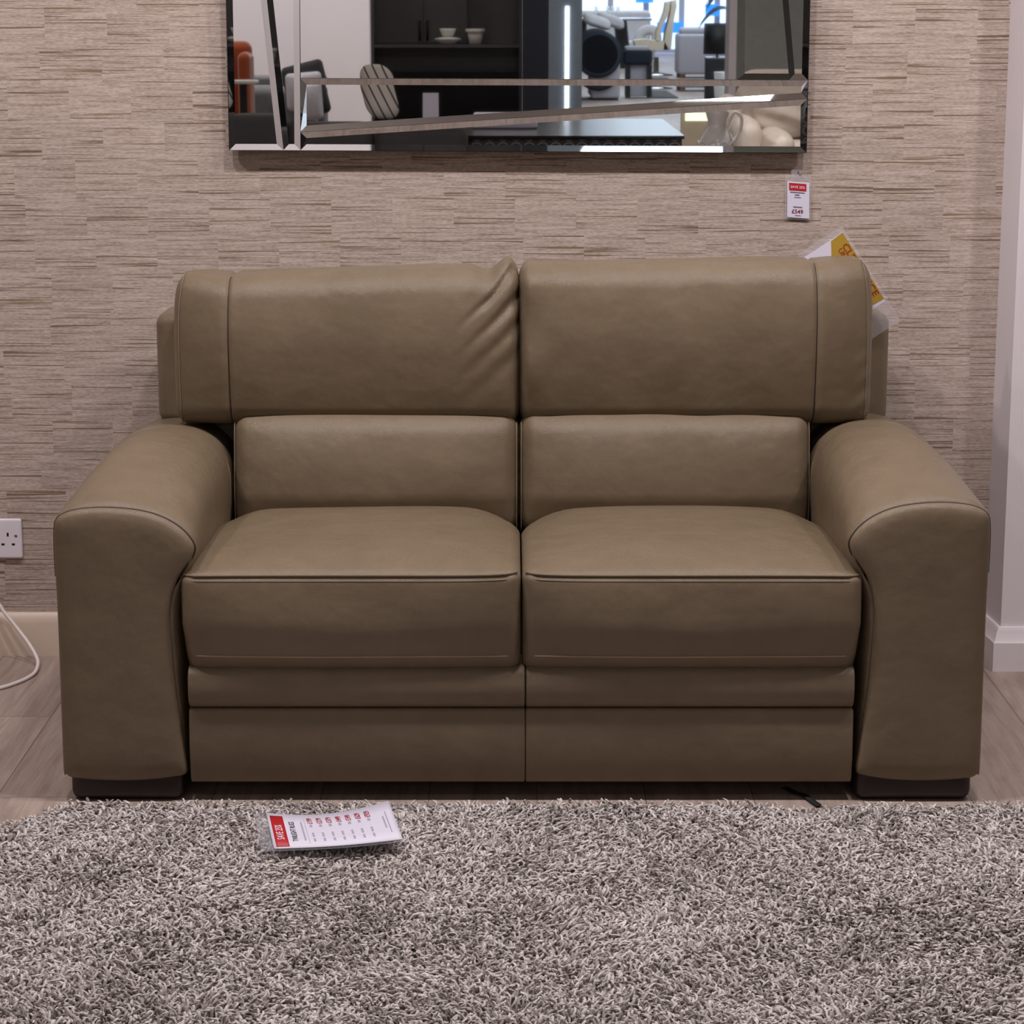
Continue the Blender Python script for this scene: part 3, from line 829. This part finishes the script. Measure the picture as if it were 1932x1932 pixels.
# ================================================================== SHOWROOM behind the camera, seen in the mirror
struct(mk('wall_far', box((ROOM[0], ROOM[2] - .1, 0), (ROOM[1], ROOM[2], 2.8)), WHITEW, smooth=False))
struct(mk('wall_left', box((ROOM[0] - .1, ROOM[2], 0), (ROOM[0], .12, 2.8)), WHITEW, smooth=False))
GREYF = plain('charcoal_fabric', (74, 73, 72), .9, bump=.3, scale=30)
GREYM = plain('mid_grey_fabric', (112, 112, 112), .9, bump=.3, scale=30)
GREYL = plain('pale_grey_fabric', (176, 172, 178), .9, bump=.2, scale=30)
NAVY = plain('navy_fabric', (26, 34, 46), .85, bump=.2, scale=30)
NAVYP = plain('navy_lacquer', (18, 27, 42), .35)
CREAM = plain('cream_plush', (206, 192, 181), .95, bump=.4, scale=20)
CREAML = plain('cream_leather', (206, 190, 166), .5)
PALE = plain('pale_ivory_fabric', (222, 218, 220), .9)
CAB = plain('smoked_cabinet', (66, 64, 64), .25, spec=.5)
BLACKG = plain('black_gloss', (12, 12, 13), .22, spec=.25)
BLACKM = plain('black_matt', (14, 13, 13), .6)
CHROME = plain('chrome', (190, 190, 192), .12, metal=1.0)
RINGS = honeycomb()
PORC = plain('white_porcelain', (226, 222, 218), .15)
RUST = plain('rust_velvet', (168, 74, 22), .8, sheen=.4)
PILLARM = plain('blue_grey_pillar', (84, 93, 102), .6)
BARK = plain('trunk_brown', (120, 90, 66), .8)
LEAFM = plain('dark_leaf', (24, 28, 26), .6)
LED = emit('cool_led_strip', (226, 240, 255), 6.0)
WIN = emit('bright_shop_window', (206, 230, 255), 1.6)
WINB = emit('blue_shop_sign', (40, 130, 235), 1.4)
DOORGLOW = emit('doorway_glow_pane', (244, 255, 214), 1.3)
def fr(x0, y0, x1, y1, Y, tilt=TILT):
    a_, b_ = R(x0, y0, Y, tilt), R(x1, y1, Y, tilt); return a_.x, b_.x, b_.z, a_.z          # x0, x1, z low, z high
def blk(name, x0, y0, x1, y1, Y, dep, mat, parent=None, r=.02, tilt=TILT, z0=None, n=(4, 4, 4), f=None):
    X0, X1, Z0, Z1 = fr(x0, y0, x1, y1, Y, tilt)
    if z0 is not None: Z0 = z0
    return mk(name, bbox((X0, Y - dep, Z0), (X1, Y, Z1), r, n, f), mat, parent)
def base(x, Y, z=0): return (x, Y, z)
# --- near left: charcoal sofa with its cushions
x0, x1, _, zt = fr(436, 178, 885, 200, -5.75, TILT)
zt = .85
S = thing('charcoal_sofa', 'dark charcoal fabric sofa low at the left of the mirror reflection', 'sofa', base((x0 + x1) / 2, -6.2))
mk('seat_base', bbox((x0 - .1, -6.08, .06), (x1, -5.2, .40), .04), GREYF, S)
xm = R(702, 230, -5.75, TILT2).x; xl = R(540, 230, -5.75).x
for a_, b_ in ((x0 - .05, xl), (xl, xm), (xm, x1 - .01)):
    mk('back_cushion', bbox((a_, -6.05, .36), (b_, -5.76, zt), .07, (6, 4, 6)), GREYF, S)
for x in (x0 - .05, x1 - .06):
    for y in (-6.02, -5.26): mk('leg', box((x - .02, y, 0), (x + .02, y + .04, .07)), BLACKM, S, smooth=False)
def stripes():
    m = M('striped_cushion_fabric'); v = m.obj(); sx = m.n('SeparateXYZ', {0: v})
    k = m.math('LESS_THAN', m.math('FRACT', m.math('MULTIPLY', m.math('ADD', sx.outputs[0], m.math('MULTIPLY', sx.outputs[2], .5)), 24)), .2)
    m.p(color=m.mix(k, srgb(232, 226, 216), srgb(70, 62, 58)), rough=.9); return m.m
cx_ = R(715, 160, -5.95).x
c_ = mk('striped_cushion', xf(rbox((0, 0, 0), (.085, .05, .105), (.065, .045, .065), (5, 3, 5)), lambda x, y, z: (cx_ + x * .9 + z * -.25, -5.98 + y, .965 + z)), stripes(), org=(cx_, -6.0, .83))
tag(c_, 'cream cushion with dark stripes leaning on the charcoal sofa in the mirror', 'cushion')
# --- black sideboard with ring pattern, things on it
x0, x1, _, _ = fr(785, 220, 1287, 270, -6.15, TILT2)
S = thing('black_sideboard', 'black gloss sideboard with ring-patterned front reflected low in the mirror', 'sideboard', base((x0 + x1) / 2, -6.9))
x0s = R(890, 240, -6.15, TILT2).x
mk('carcass', box((x0, -7.75, .05), (x1, -6.18, 0.76)), BLACKM, S, smooth=False)
mk('top', box((x0 - .01, -7.76, 0.76), (x1 + .01, -6.14, .775)), BLACKG, S, smooth=False)
mk('patterned_panel', box((x0s, -6.179, .695), (x1, -6.166, .755)), RINGS, S, smooth=False)
mk('patterned_panel', box((x0s, -6.179, .62), (x1, -6.166, .683)), RINGS, S, smooth=False)  # lower band stands in for the ring pattern's reflection in the gloss
for z in (.683, .607): mk('chrome_strip', box((x0s, -6.179, z), (x1, -6.158, z + .012)), CHROME, S, smooth=False)
mk('plinth', box((x0 + .03, -7.7, 0), (x1 - .03, -6.25, .05)), BLACKM, S, smooth=False)
a_ = R(892, 197, -6.75, TILT2); b_ = R(1014, 222, -6.75, TILT2)
o = mk('white_box', bbox((a_.x, -7.0, .7755), (b_.x, -6.75, .845), .012, (3, 3, 3)), PAPER, org=((a_.x + b_.x) / 2, -6.87, .7755))
tag(o, 'flat pale box lying on the black sideboard in the mirror reflection', 'box')
a_ = R(797, 150, -7.5); b_ = R(827, 190, -7.5, TILT2)
o = mk('tent_card', ([(a_.x, -7.5, .7755), (b_.x, -7.5, .7755), (b_.x, -7.54, .92), (a_.x, -7.54, .92), (a_.x, -7.58, .7755), (b_.x, -7.58, .7755)],
                     [(0, 1, 2, 3), (5, 4, 3, 2), (0, 3, 4), (1, 5, 2)]), PAPER, org=((a_.x + b_.x) / 2, -7.54, .7755), smooth=False)
tag(o, 'white folded price card standing on the black sideboard in the mirror', 'card')
# --- smoked display cabinet, crockery
YC = -10.65
x0, x1, _, _ = fr(699, 20, 985, 100, YC)
S = thing('display_cabinet', 'tall smoked dark display cabinet with open shelf in the mirror reflection', 'cabinet', base((x0 + x1) / 2, YC - .2))
zs = R(780, 84, YC).z
mk('carcass', box((x0, YC - .45, 0), (x1, YC - .42, 2.1)), CAB, S, smooth=False)
for a_, b_ in ((x0, x0 + .02), (x1 - .02, x1)): mk('side_panel', box((a_, YC - .42, 0), (b_, YC, 2.1)), CAB, S, smooth=False)
mk('shelf', box((x0 + .02, YC - .42, zs - .02), (x1 - .02, YC, zs)), CAB, S, smooth=False)
zc = R(780, 136, YC).z
mk('lower_front', box((x0 + .02, YC - .30, .0), (x1 - .02, YC - .02, zc)), BLACKG, S, smooth=False)
xd = R(796, 60, YC).x
for a_, b_, hx in ((x0 + .02, xd - .002, xd - .025), (xd + .002, R(880, 60, YC).x, xd + .025)):
    d_ = mk('door', box((a_, YC - .32, zs + .004), (b_, YC - .30, 2.08)), CAB, S, smooth=False)
    z1, z0 = R(790, 40, YC).z, R(790, 79, YC).z
    mk('handle', tube([(hx, YC - .285, z0), (hx, YC - .285, z1)], .009, 8), BLACKM, d_)
cx_ = R(845, 80, YC - .14).x
o = thing('stacked_cup_and_plates', 'white cup on stacked plates on the display cabinet shelf', 'crockery', (cx_, YC - .14, zs + .001))
mk('plates', lathe((cx_, YC - .14, zs + .001), [(.05, 0), (.06, .004), (.088, .03), (.09, .034), (.065, .04), (.05, .045)]), PORC, o)
mk('cup', lathe((cx_, YC - .14, zs + .046), [(.025, 0), (.04, .01), (.052, .04), (.056, .055), (.05, .054), (.03, .015)]), PORC, o)
cx_ = R(897, 80, YC - .14).x
o = mk('white_pot', lathe((cx_, YC - .14, zs + .001), [(.042, 0), (.05, .05), (.055, .075), (.066, .078), (.066, .098), (.058, .098), (.045, .02)]), PORC, org=(cx_, YC - .14, zs))
tag(o, 'white tapered pot beside the plates on the display cabinet shelf', 'pot')
# --- navy panel, pillar with led
x0, x1, _, _ = fr(986, 0, 1035, 100, -10.5)
o = mk('room_divider', box((x0, -10.75, 0), (x1, -10.5, 2.3)), NAVYP, org=((x0 + x1) / 2, -10.6, 0), smooth=False)
tag(o, 'tall navy lacquer divider beside the display cabinet in the mirror', 'divider')
x0, x1, _, _ = fr(1030, 0, 1098, 100, -13.2); xm, xn, _, _ = fr(1067, 0, 1073, 100, -13.2)
o = thing('pillar', 'blue-grey pillar with a bright vertical light strip in the mirror', 'pillar', ((x0 + x1) / 2, -13.4, 0))
mk('shaft', box((x0, -13.7, 0), (x1, -13.2, 2.7)), PILLARM, o, smooth=False)
mk('light_strip', box((xm, -13.2, .1), (xn, -13.185, R(1070, 12, -13.2).z)), LED, o, smooth=False)
# --- white wall pieces
xw = R(697, 50, -13.3).x
struct(mk('wall_showroom_left', box((ROOM[0], -13.6, 0), (xw, -13.3, 2.7)), WHITEW, smooth=False))
xw = R(1390, 50, -15.0).x; xe = R(1376, 50, -15.0).x
struct(mk('wall_showroom_right', box((xw, -15.3, 0), (ROOM[1], -15.0, 2.7)), plain('grey_green_wall', (150, 152, 148), .7), smooth=False))
struct(mk('trim_1', box((xe, -15.35, 0), (xw, -14.98, 2.7)), WHITEW, smooth=False))
# --- pale grey sofa behind, cushions, rust chair, side table
Yg = -11.6
x0, x1, _, zt = fr(446, 119, 608, 160, Yg)
S = thing('grey_sofa', 'mid grey sofa against the white wall at the left of the mirror', 'sofa', base((x0 + x1) / 2, Yg - .3))
x0 -= .6
mk('back', bbox((x0, Yg - .5, .1), (x1, Yg - .25, .80), .03), GREYM, S)
xm = (R(520, 150, Yg).x)
for a_, b_ in ((x0 + .05, xm), (xm, x1 - .05)): mk('back_cushion', bbox((a_, Yg - .27, .40), (b_, Yg - .02, .74), .07, (5, 4, 5)), GREYM, S)
mk('seat', bbox((x0, Yg - .3, .1), (x1, Yg + .45, .42), .05), GREYM, S)
for x in (x0 + .05, x1 - .05):
    for y in (Yg - .45, Yg + .38): mk('leg', box((x - .02, y, 0), (x + .02, y + .04, .12)), BLACKM, S, smooth=False)
def cushion(px, py, Y, h, mat, label, rot=0.0, tl=TILT):
    p = R(px, py, Y, tl)
    def f(x, y, z):
        k = (1 - (x / h) ** 2 * .8) * (1 - (z / h) ** 2 * .8)
        y *= .35 + .65 * k
        return x * math.cos(rot) - z * math.sin(rot), y + z * -.25, x * math.sin(rot) + z * math.cos(rot)
    o = mk('cushion', rbox(tuple(p), (h, .075, h), (h * .25, .07, h * .25), (6, 3, 6), f), mat, org=tuple(p - Vector((0, 0, h))))
    return tag(o, label, 'cushion')
cushion(574, 172, Yg + .34, .125, GREYL, 'pale cushion on the grey sofa in the mirror, in front of the black one', .08)
cushion(577, 160, Yg + .13, .15, plain('black_fabric', (18, 18, 18), .9), 'black cushion behind the pale cushion on the grey sofa in the mirror', .25)
Yo = -9.4
x0, x1, _, zt = fr(418, 84, 468, 176, Yo)
S = thing('rust_armchair', 'rust orange velvet chair at the left edge of the mirror', 'armchair', base((x0 + x1) / 2, Yo - .3))
mk('backrest', bbox((x0 - .35, Yo - .45, .3), (R(462, 100, Yo).x, Yo - .3, R(460, 96, Yo).z + .05), .05, (5, 3, 5)), RUST, S)
mk('seat', bbox((x0 - .35, Yo - .4, .2), (R(455, 170, Yo).x, Yo + .25, .45), .06), RUST, S)
mk('armrest', bbox((R(446, 105, Yo).x - .01, Yo - .4, .4), (x1, Yo - .1, R(468, 100, Yo).z), .04), RUST, S)
for x in (x0 - .3, R(450, 170, Yo).x - .03):
    for y in (Yo - .38, Yo + .18): mk('leg', tube([(x, y, 0), (x, y, .21)], .015, 8), BLACKM, S)
p = R(459, 151, -8.7)
S = thing('side_table', 'small white-topped side table beside the rust chair in the mirror', 'table', (p.x, -8.7, 0))
mk('table_top', lathe((p.x, -8.7, p.z - .02), [(.0, 0), (.085, 0), (.09, .01), (.085, .02), (.0, .02)]), PORC, S)
mk('stem', box((p.x - .02, -8.72, 0), (p.x + .02, -8.68, p.z - .02)), BLACKM, S, smooth=False)
# --- right foreground of the reflection: cream recliner, vase on a stand
Yr = -7.4
S = thing('cream_recliner', 'cream plush recliner armchair at the right of the mirror', 'armchair', base(R(1450, 240, Yr, TILT2).x, Yr - .3))
def rr(name, x0, y0, x1, y1, Y, dep, r, z0=None, f=None): return blk(name, x0, y0, x1, y1, Y, dep, CREAM, S, r, TILT2, z0, (6, 5, 6), f)
wr = lambda x, y, z: (x, y + .012 * math.sin(60 * z + 20 * x), z)
rr('seat_base', 1360, 270, 1540, 300, Yr, .8, .06, .08)
rr('backrest', 1392, 150, 1560, 290, Yr - .45, .25, .11, None, wr)
rr('armrest', 1385, 222, 1440, 290, Yr + .05, .7, .09, .12)
rr('armrest', 1442, 246, 1503, 290, Yr + .12, .7, .09, .12)
rr('head_pillow', 1425, 185, 1530, 262, Yr - .3, .2, .085, None, wr)
rr('wing', 1352, 180, 1402, 290, Yr - .2, .3, .09)
for x in (R(1390, 280, Yr, TILT2).x, R(1520, 280, Yr, TILT2).x):
    for y in (Yr - .7, Yr - .1): mk('leg', tube([(x, y, 0), (x, y, .09)], .02, 8), BLACKM, S)
Yv = -5.9
p = R(1352, 290, Yv, TILT2); zb = .615
S = thing('vase_stand', 'pale round stand under the white vase in the mirror', 'table', (p.x, Yv, 0))
mk('table_top', lathe((p.x, Yv, zb - .03), [(.0, 0), (.22, 0), (.23, .015), (.22, .029), (.0, .029)]), CREAML, S)
mk('stem', lathe((p.x, Yv, 0), [(.16, 0), (.15, .02), (.03, .04), (.025, zb - .03)]), CREAML, S)
o = thing('white_vase', 'round white porcelain vase with looped handles at the mirror\'s lower right', 'vase', (p.x, Yv, zb))
hv = R(1352, 207, Yv, TILT2).z - zb
prof = [(.04, 0), (.05, .0), (.075, .03), (.086, .07), (.085, .10), (.07, .13), (.045, .155), (.042, .175), (.052, .2), (.056, .215), (.048, .214), (.036, .18)]
prof = [(r_, z * hv / .215) for r_, z in prof]
mk('body', lathe((p.x, Yv, zb), prof, 36), PORC, o)
for s in (-1, 1):
    hp = [(p.x + s * .045, Yv, zb + hv * .72), (p.x + s * .075, Yv, zb + hv * .95), (p.x + s * .11, Yv, zb + hv * .88), (p.x + s * .105, Yv, zb + hv * .68), (p.x + s * .08, Yv, zb + hv * .52)]
    if s > 0: mk('handle', tube(catmull(hp, 6), .008, 8), PORC, o)
ban = []
for k in range(10):
    a = 2 * math.pi * k / 10
    ban.append(tube([(p.x + .0865 * math.cos(a + q * .30) * (1 - .02 * abs(q)), Yv + .0865 * math.sin(a + q * .30), zb + hv * (.42 + .10 * (1 - q * q))) for q in (-1, -.6, -.2, .2, .6, 1)], .0035, 6))
mk('relief_swags', join(*ban), PORC, o)
pc = R(1304, 270, Yv, TILT2)
o = mk('cream_pot', lathe((pc.x - .03, Yv + .05, zb), [(.022, 0), (.035, .04), (.052, .075), (.052, .08), (.042, .078), (.02, .01)]), CREAML, org=(pc.x, Yv + .05, zb))
tag(o, 'small cream bowl beside the white vase in the mirror', 'bowl')
o = thing('doorway_glow', 'bright greenish-white lit panel above the cream bowl in the mirror', 'panel', R(1315, 260, -14.2, TILT2))
blk('frame', 1285, 205, 1345, 280, -14.2, .05, CREAML, o, .004, TILT2, 0.0)
blk('glowing_pane', 1293, 213, 1337, 228, -14.195, .01, DOORGLOW, o, .002, TILT2)  # glowing pane stands in for the brightness of a lit doorway
# --- plant and lamp at the right of the opening
Yp = -17.0
p = R(1371, 140, Yp)
S = thing('potted_palm', 'thin dark-leaved palm in a white pot at the right of the mirror', 'plant', (p.x, Yp, 0))
zt = p.z + .02
mk('pot', lathe((p.x, Yp, 0), [(.07, 0), (.09, .2), (.10, zt * .6), (.12, zt), (.11, zt), (.09, zt - .05)]), PORC, S)
ztop = R(1371, 5, Yp).z
mk('trunk', tube([(p.x, Yp, zt - .06), (p.x - .008, Yp, (zt + ztop) / 2), (p.x, Yp, ztop + .1)], .014, 8), BARK, S)
rp = random.Random(3)
for k in range(13):
    a = rp.choice((math.pi, 0)) + rp.uniform(-.7, .7) if k < 9 else rp.uniform(0, 6.28); ln = rp.uniform(.22, .36); z_ = ztop - .08 + rp.uniform(-.06, .2)
    V_, F__ = [], []
    for i in range(9):
        t = i / 8; wd = .020 * math.sin(math.pi * min(1, t * .9 + .08)); d = ln * t
        c = Vector((p.x + math.cos(a) * d, Yp + math.sin(a) * d, z_ + .12 * t - .30 * t * t)); s_ = Vector((-math.sin(a), math.cos(a), .8)).normalized()
        V_ += [tuple(c + s_ * wd), tuple(c - s_ * wd)]
        if i: F__.append((2 * i - 2, 2 * i - 1, 2 * i + 1, 2 * i))
    mk('leaf', (V_, F__), LEAFM, S)
Yl = -20.0
x0, x1, z0, z1 = fr(1328, 44, 1379, 102, Yl); xc = (x0 + x1) / 2
S = thing('table_lamp', 'black lamp with a tall drum shade and square black base in the mirror', 'lamp', (xc, Yl, 0))
rad = (x1 - x0) / 2
mk('lamp_shade', lathe((xc, Yl, z0), [(rad, 0), (rad * .97, z1 - z0), (rad * .95, z1 - z0), (rad * .97, .0)], 32), BLACKM, S)
mk('neck', tube([(xc, Yl, z0 - .04), (xc, Yl, z0 + .05)], .012, 8), CHROME, S)
mk('base', bbox((xc - .12, Yl - .12, 0), (xc + .12, Yl + .12, z0 - .035), .01), BLACKM, S)
mk('cap', box((xc - .125, Yl - .125, z0 - .045), (xc + .125, Yl + .125, z0 - .03)), CHROME, S, smooth=False)
# --- far furniture in the bright part of the showroom
Yn = -29.0
x0, x1, z0, z1 = fr(1085, 58, 1173, 150, Yn)
S = thing('navy_chaise', 'navy rolled-arm chaise in the bright middle of the mirror', 'sofa', base((x0 + x1) / 2, Yn - .8))
rc = (x1 - x0) / 2
def cyl(cx, cz, r_, y0, y1, seg=32, k=.06):
    V_ = []; ys = [(y1, r_ - k), (y1 + .0, r_ - k), (y1 - k * .3, r_ - k * .3), (y1 - k, r_), (y0, r_)]
    for y, q in ys:
        for i in range(seg):
            a = 2 * math.pi * i / seg; V_.append((cx + q * math.cos(a), y, cz + q * math.sin(a)))
    F__ = [(j * seg + i, j * seg + (i + 1) % seg, (j + 1) * seg + (i + 1) % seg, (j + 1) * seg + i) for j in range(len(ys) - 1) for i in range(seg)]
    return V_, F__ + [tuple(range(seg)), tuple(reversed(range((len(ys) - 1) * seg, len(ys) * seg)))]
zc = z1 - rc * .98
mk('rolled_arm', cyl((x0 + x1) / 2, zc, rc, Yn - 1.6, Yn), NAVY, S)
mk('skirt', bbox(((x0 + x1) / 2 - .1, Yn - 1.6, .03), (x1 - .02, Yn - .1, zc), .04), GREYL, S)
for x in ((x0 + x1) / 2 - .05, x1 - .09):
    for y in (Yn - 1.5, Yn - .2): mk('leg', box((x, y, 0), (x + .05, y + .05, .04)), BLACKM, S, smooth=False)
for px_, py_, yo, lb in ((1126, 44, -.40, 'pale cushion lying on the navy chaise in the mirror, left one'), (1152, 50, -1.15, 'pale cushion lying on the navy chaise in the mirror, right one')):
    q = R(px_, py_, Yn + yo)
    o = mk('cushion', xf(rbox((0, 0, 0), (.20, .12, .09), (.12, .1, .07), (5, 3, 4)), lambda x, y, z: (q.x + x, Yn + yo + y, z1 + .125 + z - x * .3)), PALE, org=(q.x, Yn + yo, z1))
    tag(o, lb, 'cushion')
Yt = -30.0
x0, x1, z0, z1 = fr(1178, 89, 1231, 122, Yt)
S = thing('navy_ottoman', 'navy footstool with pale top in front of the chair in the mirror', 'footstool', base((x0 + x1) / 2, Yt - .25))
mk('seat', bbox((x0, Yt - .5, z0), (x1, Yt, z1 - .04), .04), NAVY, S)
mk('top_pad', bbox((x0 + .02, Yt - .48, z1 - .06), (x1 - .05, Yt - .02, z1 + .01), .03), GREYL, S)
mk('skirt', bbox((x0 + .03, Yt - .45, .02), (x1 - .06, Yt - .1, z0), .02), GREYL, S)
xl = R(1185, 130, Yt).x
for x in (xl - .04, x1 - .08):
    mk('leg', box((x, Yt - .05, 0), (x + .075, Yt + .02, z0)), BLACKM, S, smooth=False)
Yk = -37.0
x0, x1, z0, z1 = fr(1060, 34, 1230, 39, Yk)
S = thing('dining_table', 'glass-topped dining table with black slanted leg far back in the mirror', 'table', base((x0 + x1) / 2, Yk - .5))
mk('table_top', bbox((x0, Yk - 1.0, z0), (x1, Yk, z1), .01), CHROME, S)
la, lb_ = R(1160, 45, Yk).x, R(1190, 80, Yk).x
mk('leg', ([(la, Yk - .2, z0), (la + .22, Yk - .2, z0), (lb_ + .03, Yk - .2, 0), (la + .1, Yk - .2, 0), (la, Yk - .6, z0), (la + .22, Yk - .6, z0), (lb_ + .03, Yk - .6, 0), (la + .1, Yk - .6, 0)],
            [(0, 1, 2, 3), (7, 6, 5, 4), (0, 4, 5, 1), (1, 5, 6, 2), (2, 6, 7, 3), (3, 7, 4, 0)]), BLACKM, S, smooth=False)
mk('leg', box((x0 + .3, Yk - .7, 0), (x0 + .45, Yk - .3, z0)), BLACKM, S, smooth=False)
for k, px_ in enumerate((1125, 1147, 1156, 1166)):
    q = R(px_, 20, Yk - .4)
    o = mk('wine_glass', lathe((q.x, Yk - .4, z1), [(.035, 0), (.006, .01), (.005, .09), (.03, .12), (.036, .17), (.03, .2), (.026, .2), (.03, .17), (.02, .125)], 16), glassy('clear_glass_%d' % k, (.9, .95, 1), .35), org=(q.x, Yk - .4, z1))
    tag(o, 'clear stemmed glass on the far dining table in the mirror', 'glass', 'glasses on the far dining table')
Yc = -33.5
S = thing('tan_chair', 'tall beige leather swivel chair in the bright far part of the mirror', 'chair', base(R(1245, 100, Yc).x, Yc - .2))
def poly(name, pts, dep, mat, r=.0):
    q = [R(a_, b_, Yc) for a_, b_ in pts]; n_ = len(q)
    V_ = [(p_.x, Yc, p_.z) for p_ in q] + [(p_.x, Yc - dep, p_.z) for p_ in q]
    return mk(name, (V_, [tuple(range(n_)), tuple(reversed(range(n_, 2 * n_)))] + [(i, n_ + i, n_ + (i + 1) % n_, (i + 1) % n_) for i in range(n_)]), mat, S, angle=35)
poly('backrest', [(1257, 4), (1264, 3), (1263, 20), (1259, 32), (1250, 50), (1244, 78), (1238, 78), (1239, 60), (1249, 35), (1254, 22)], .5, CREAML)
poly('back_shell', [(1268, 2), (1276, 0), (1277, 12), (1272, 35), (1266, 94), (1252, 94), (1256, 60), (1264, 30)], .5, CREAML)
poly('seat', [(1196, 76), (1215, 74), (1254, 78), (1262, 94), (1225, 94), (1200, 88)], .55, CREAML)
xc = R(1240, 100, Yc).x
mk('swivel_base', lathe((xc, Yc - .25, 0), [(.28, 0), (.28, .02), (.05, .05), (.04, .3)]), CHROME, S)
Yw = -40.0
x0, x1, z0, z1 = fr(1098, 8, 1236, 76, Yw)
S = thing('ivory_sofa', 'pale ivory leather sofa with curved arms far back in the mirror', 'sofa', base((x0 + x1) / 2, Yw - .4))
mk('seat', bbox((x0 - .4, Yw - .8, .05), (x1, Yw, .42), .08), PALE, S)
mk('back', bbox((x0 - .4, Yw - .9, .3), (x1 - .05, Yw - .6, .98), .10, (5, 3, 5)), PALE, S)
ax = R(1203, 70, Yw).x; bx = R(1236, 70, Yw).x
mk('armrest', tube(catmull([(ax, Yw + .02, .2), (ax + .03, Yw + .02, .50), ((ax + bx) / 2, Yw + .02, .62), (bx, Yw + .02, .58), (bx + .02, Yw, .3)], 6), .10, 12), PALE, S)
mk('armrest', bbox((x0 - .5, Yw - .8, .05), (x0 - .3, Yw + .05, .62), .08), PALE, S)
Ys = -32.5
x0, x1, z0, z1 = fr(1281, 52, 1360, 130, Ys)
S = thing('pale_grey_sofa', 'pale grey fabric sofa end beside the lamp in the mirror', 'sofa', base((x0 + x1) / 2, Ys - .5))
mk('side_panel', bbox((x0, Ys - .9, .06), (x1 + .4, Ys, R(1300, 64, Ys).z), .05), GREYL, S)
mk('back_cushion', bbox((x0 + .03, Ys - .5, R(1300, 66, Ys).z), (x1 + .3, Ys - .05, z1), .05), GREYL, S)
for x in (x0 + .03, x1 + .25):
    for y in (Ys - .8, Ys - .12): mk('leg', box((x, y, 0), (x + .09, y + .09, .07)), BARK, S, smooth=False)
qa, qb = R(1220, 147, -31), R(1270, 147, -31)
o = mk('floor_mat', bbox((qa.x, -32.5, 0), (qb.x, -29.8, .02), .006), GREYF, org=((qa.x + qb.x) / 2, -31, 0)); tag(o, 'dark grey mat on the bright floor in the mirror', 'mat')
# --- shop windows at the far end
x0, x1, _, _ = fr(1085, 0, 1420, 60, -45.6)
for k in range(5):
    a_ = x0 + (x1 - x0) * k / 5; b_ = x0 + (x1 - x0) * (k + 1) / 5
    fo = mk('window_%d' % (k + 1), join(box((a_, -45.72, .05), (b_, -45.66, .12)), box((a_, -45.72, 2.4), (b_, -45.66, 2.5)), box((a_, -45.72, .12), (a_ + .06, -45.66, 2.4)), box((b_ - .06, -45.72, .12), (b_, -45.66, 2.4))), WHITEW, smooth=False)
    struct(fo); mk('pane', box((a_ + .06, -45.72, .12), (b_ - .06, -45.70, 2.4)), WIN, fo, smooth=False)
for k, (px0, py0, px1, py1) in enumerate(((1200, -12, 1233, 5), (1332, 8, 1358, 30), (1240, 42, 1290, 62))):
    a_ = R(px0, py0, -45.2); b_ = R(px1, py1, -45.2)
    o = mk('blue_sign', box((a_.x, -45.3, b_.z), (b_.x, -45.25, a_.z)), WINB, org=((a_.x + b_.x) / 2, -45.3, b_.z), smooth=False)
    tag(o, ('blue sign on the shop window above the tan chair in the mirror', 'blue sign on the shop window behind the palm leaves', 'blue poster low on the shop window beside the tan chair')[k], 'sign')
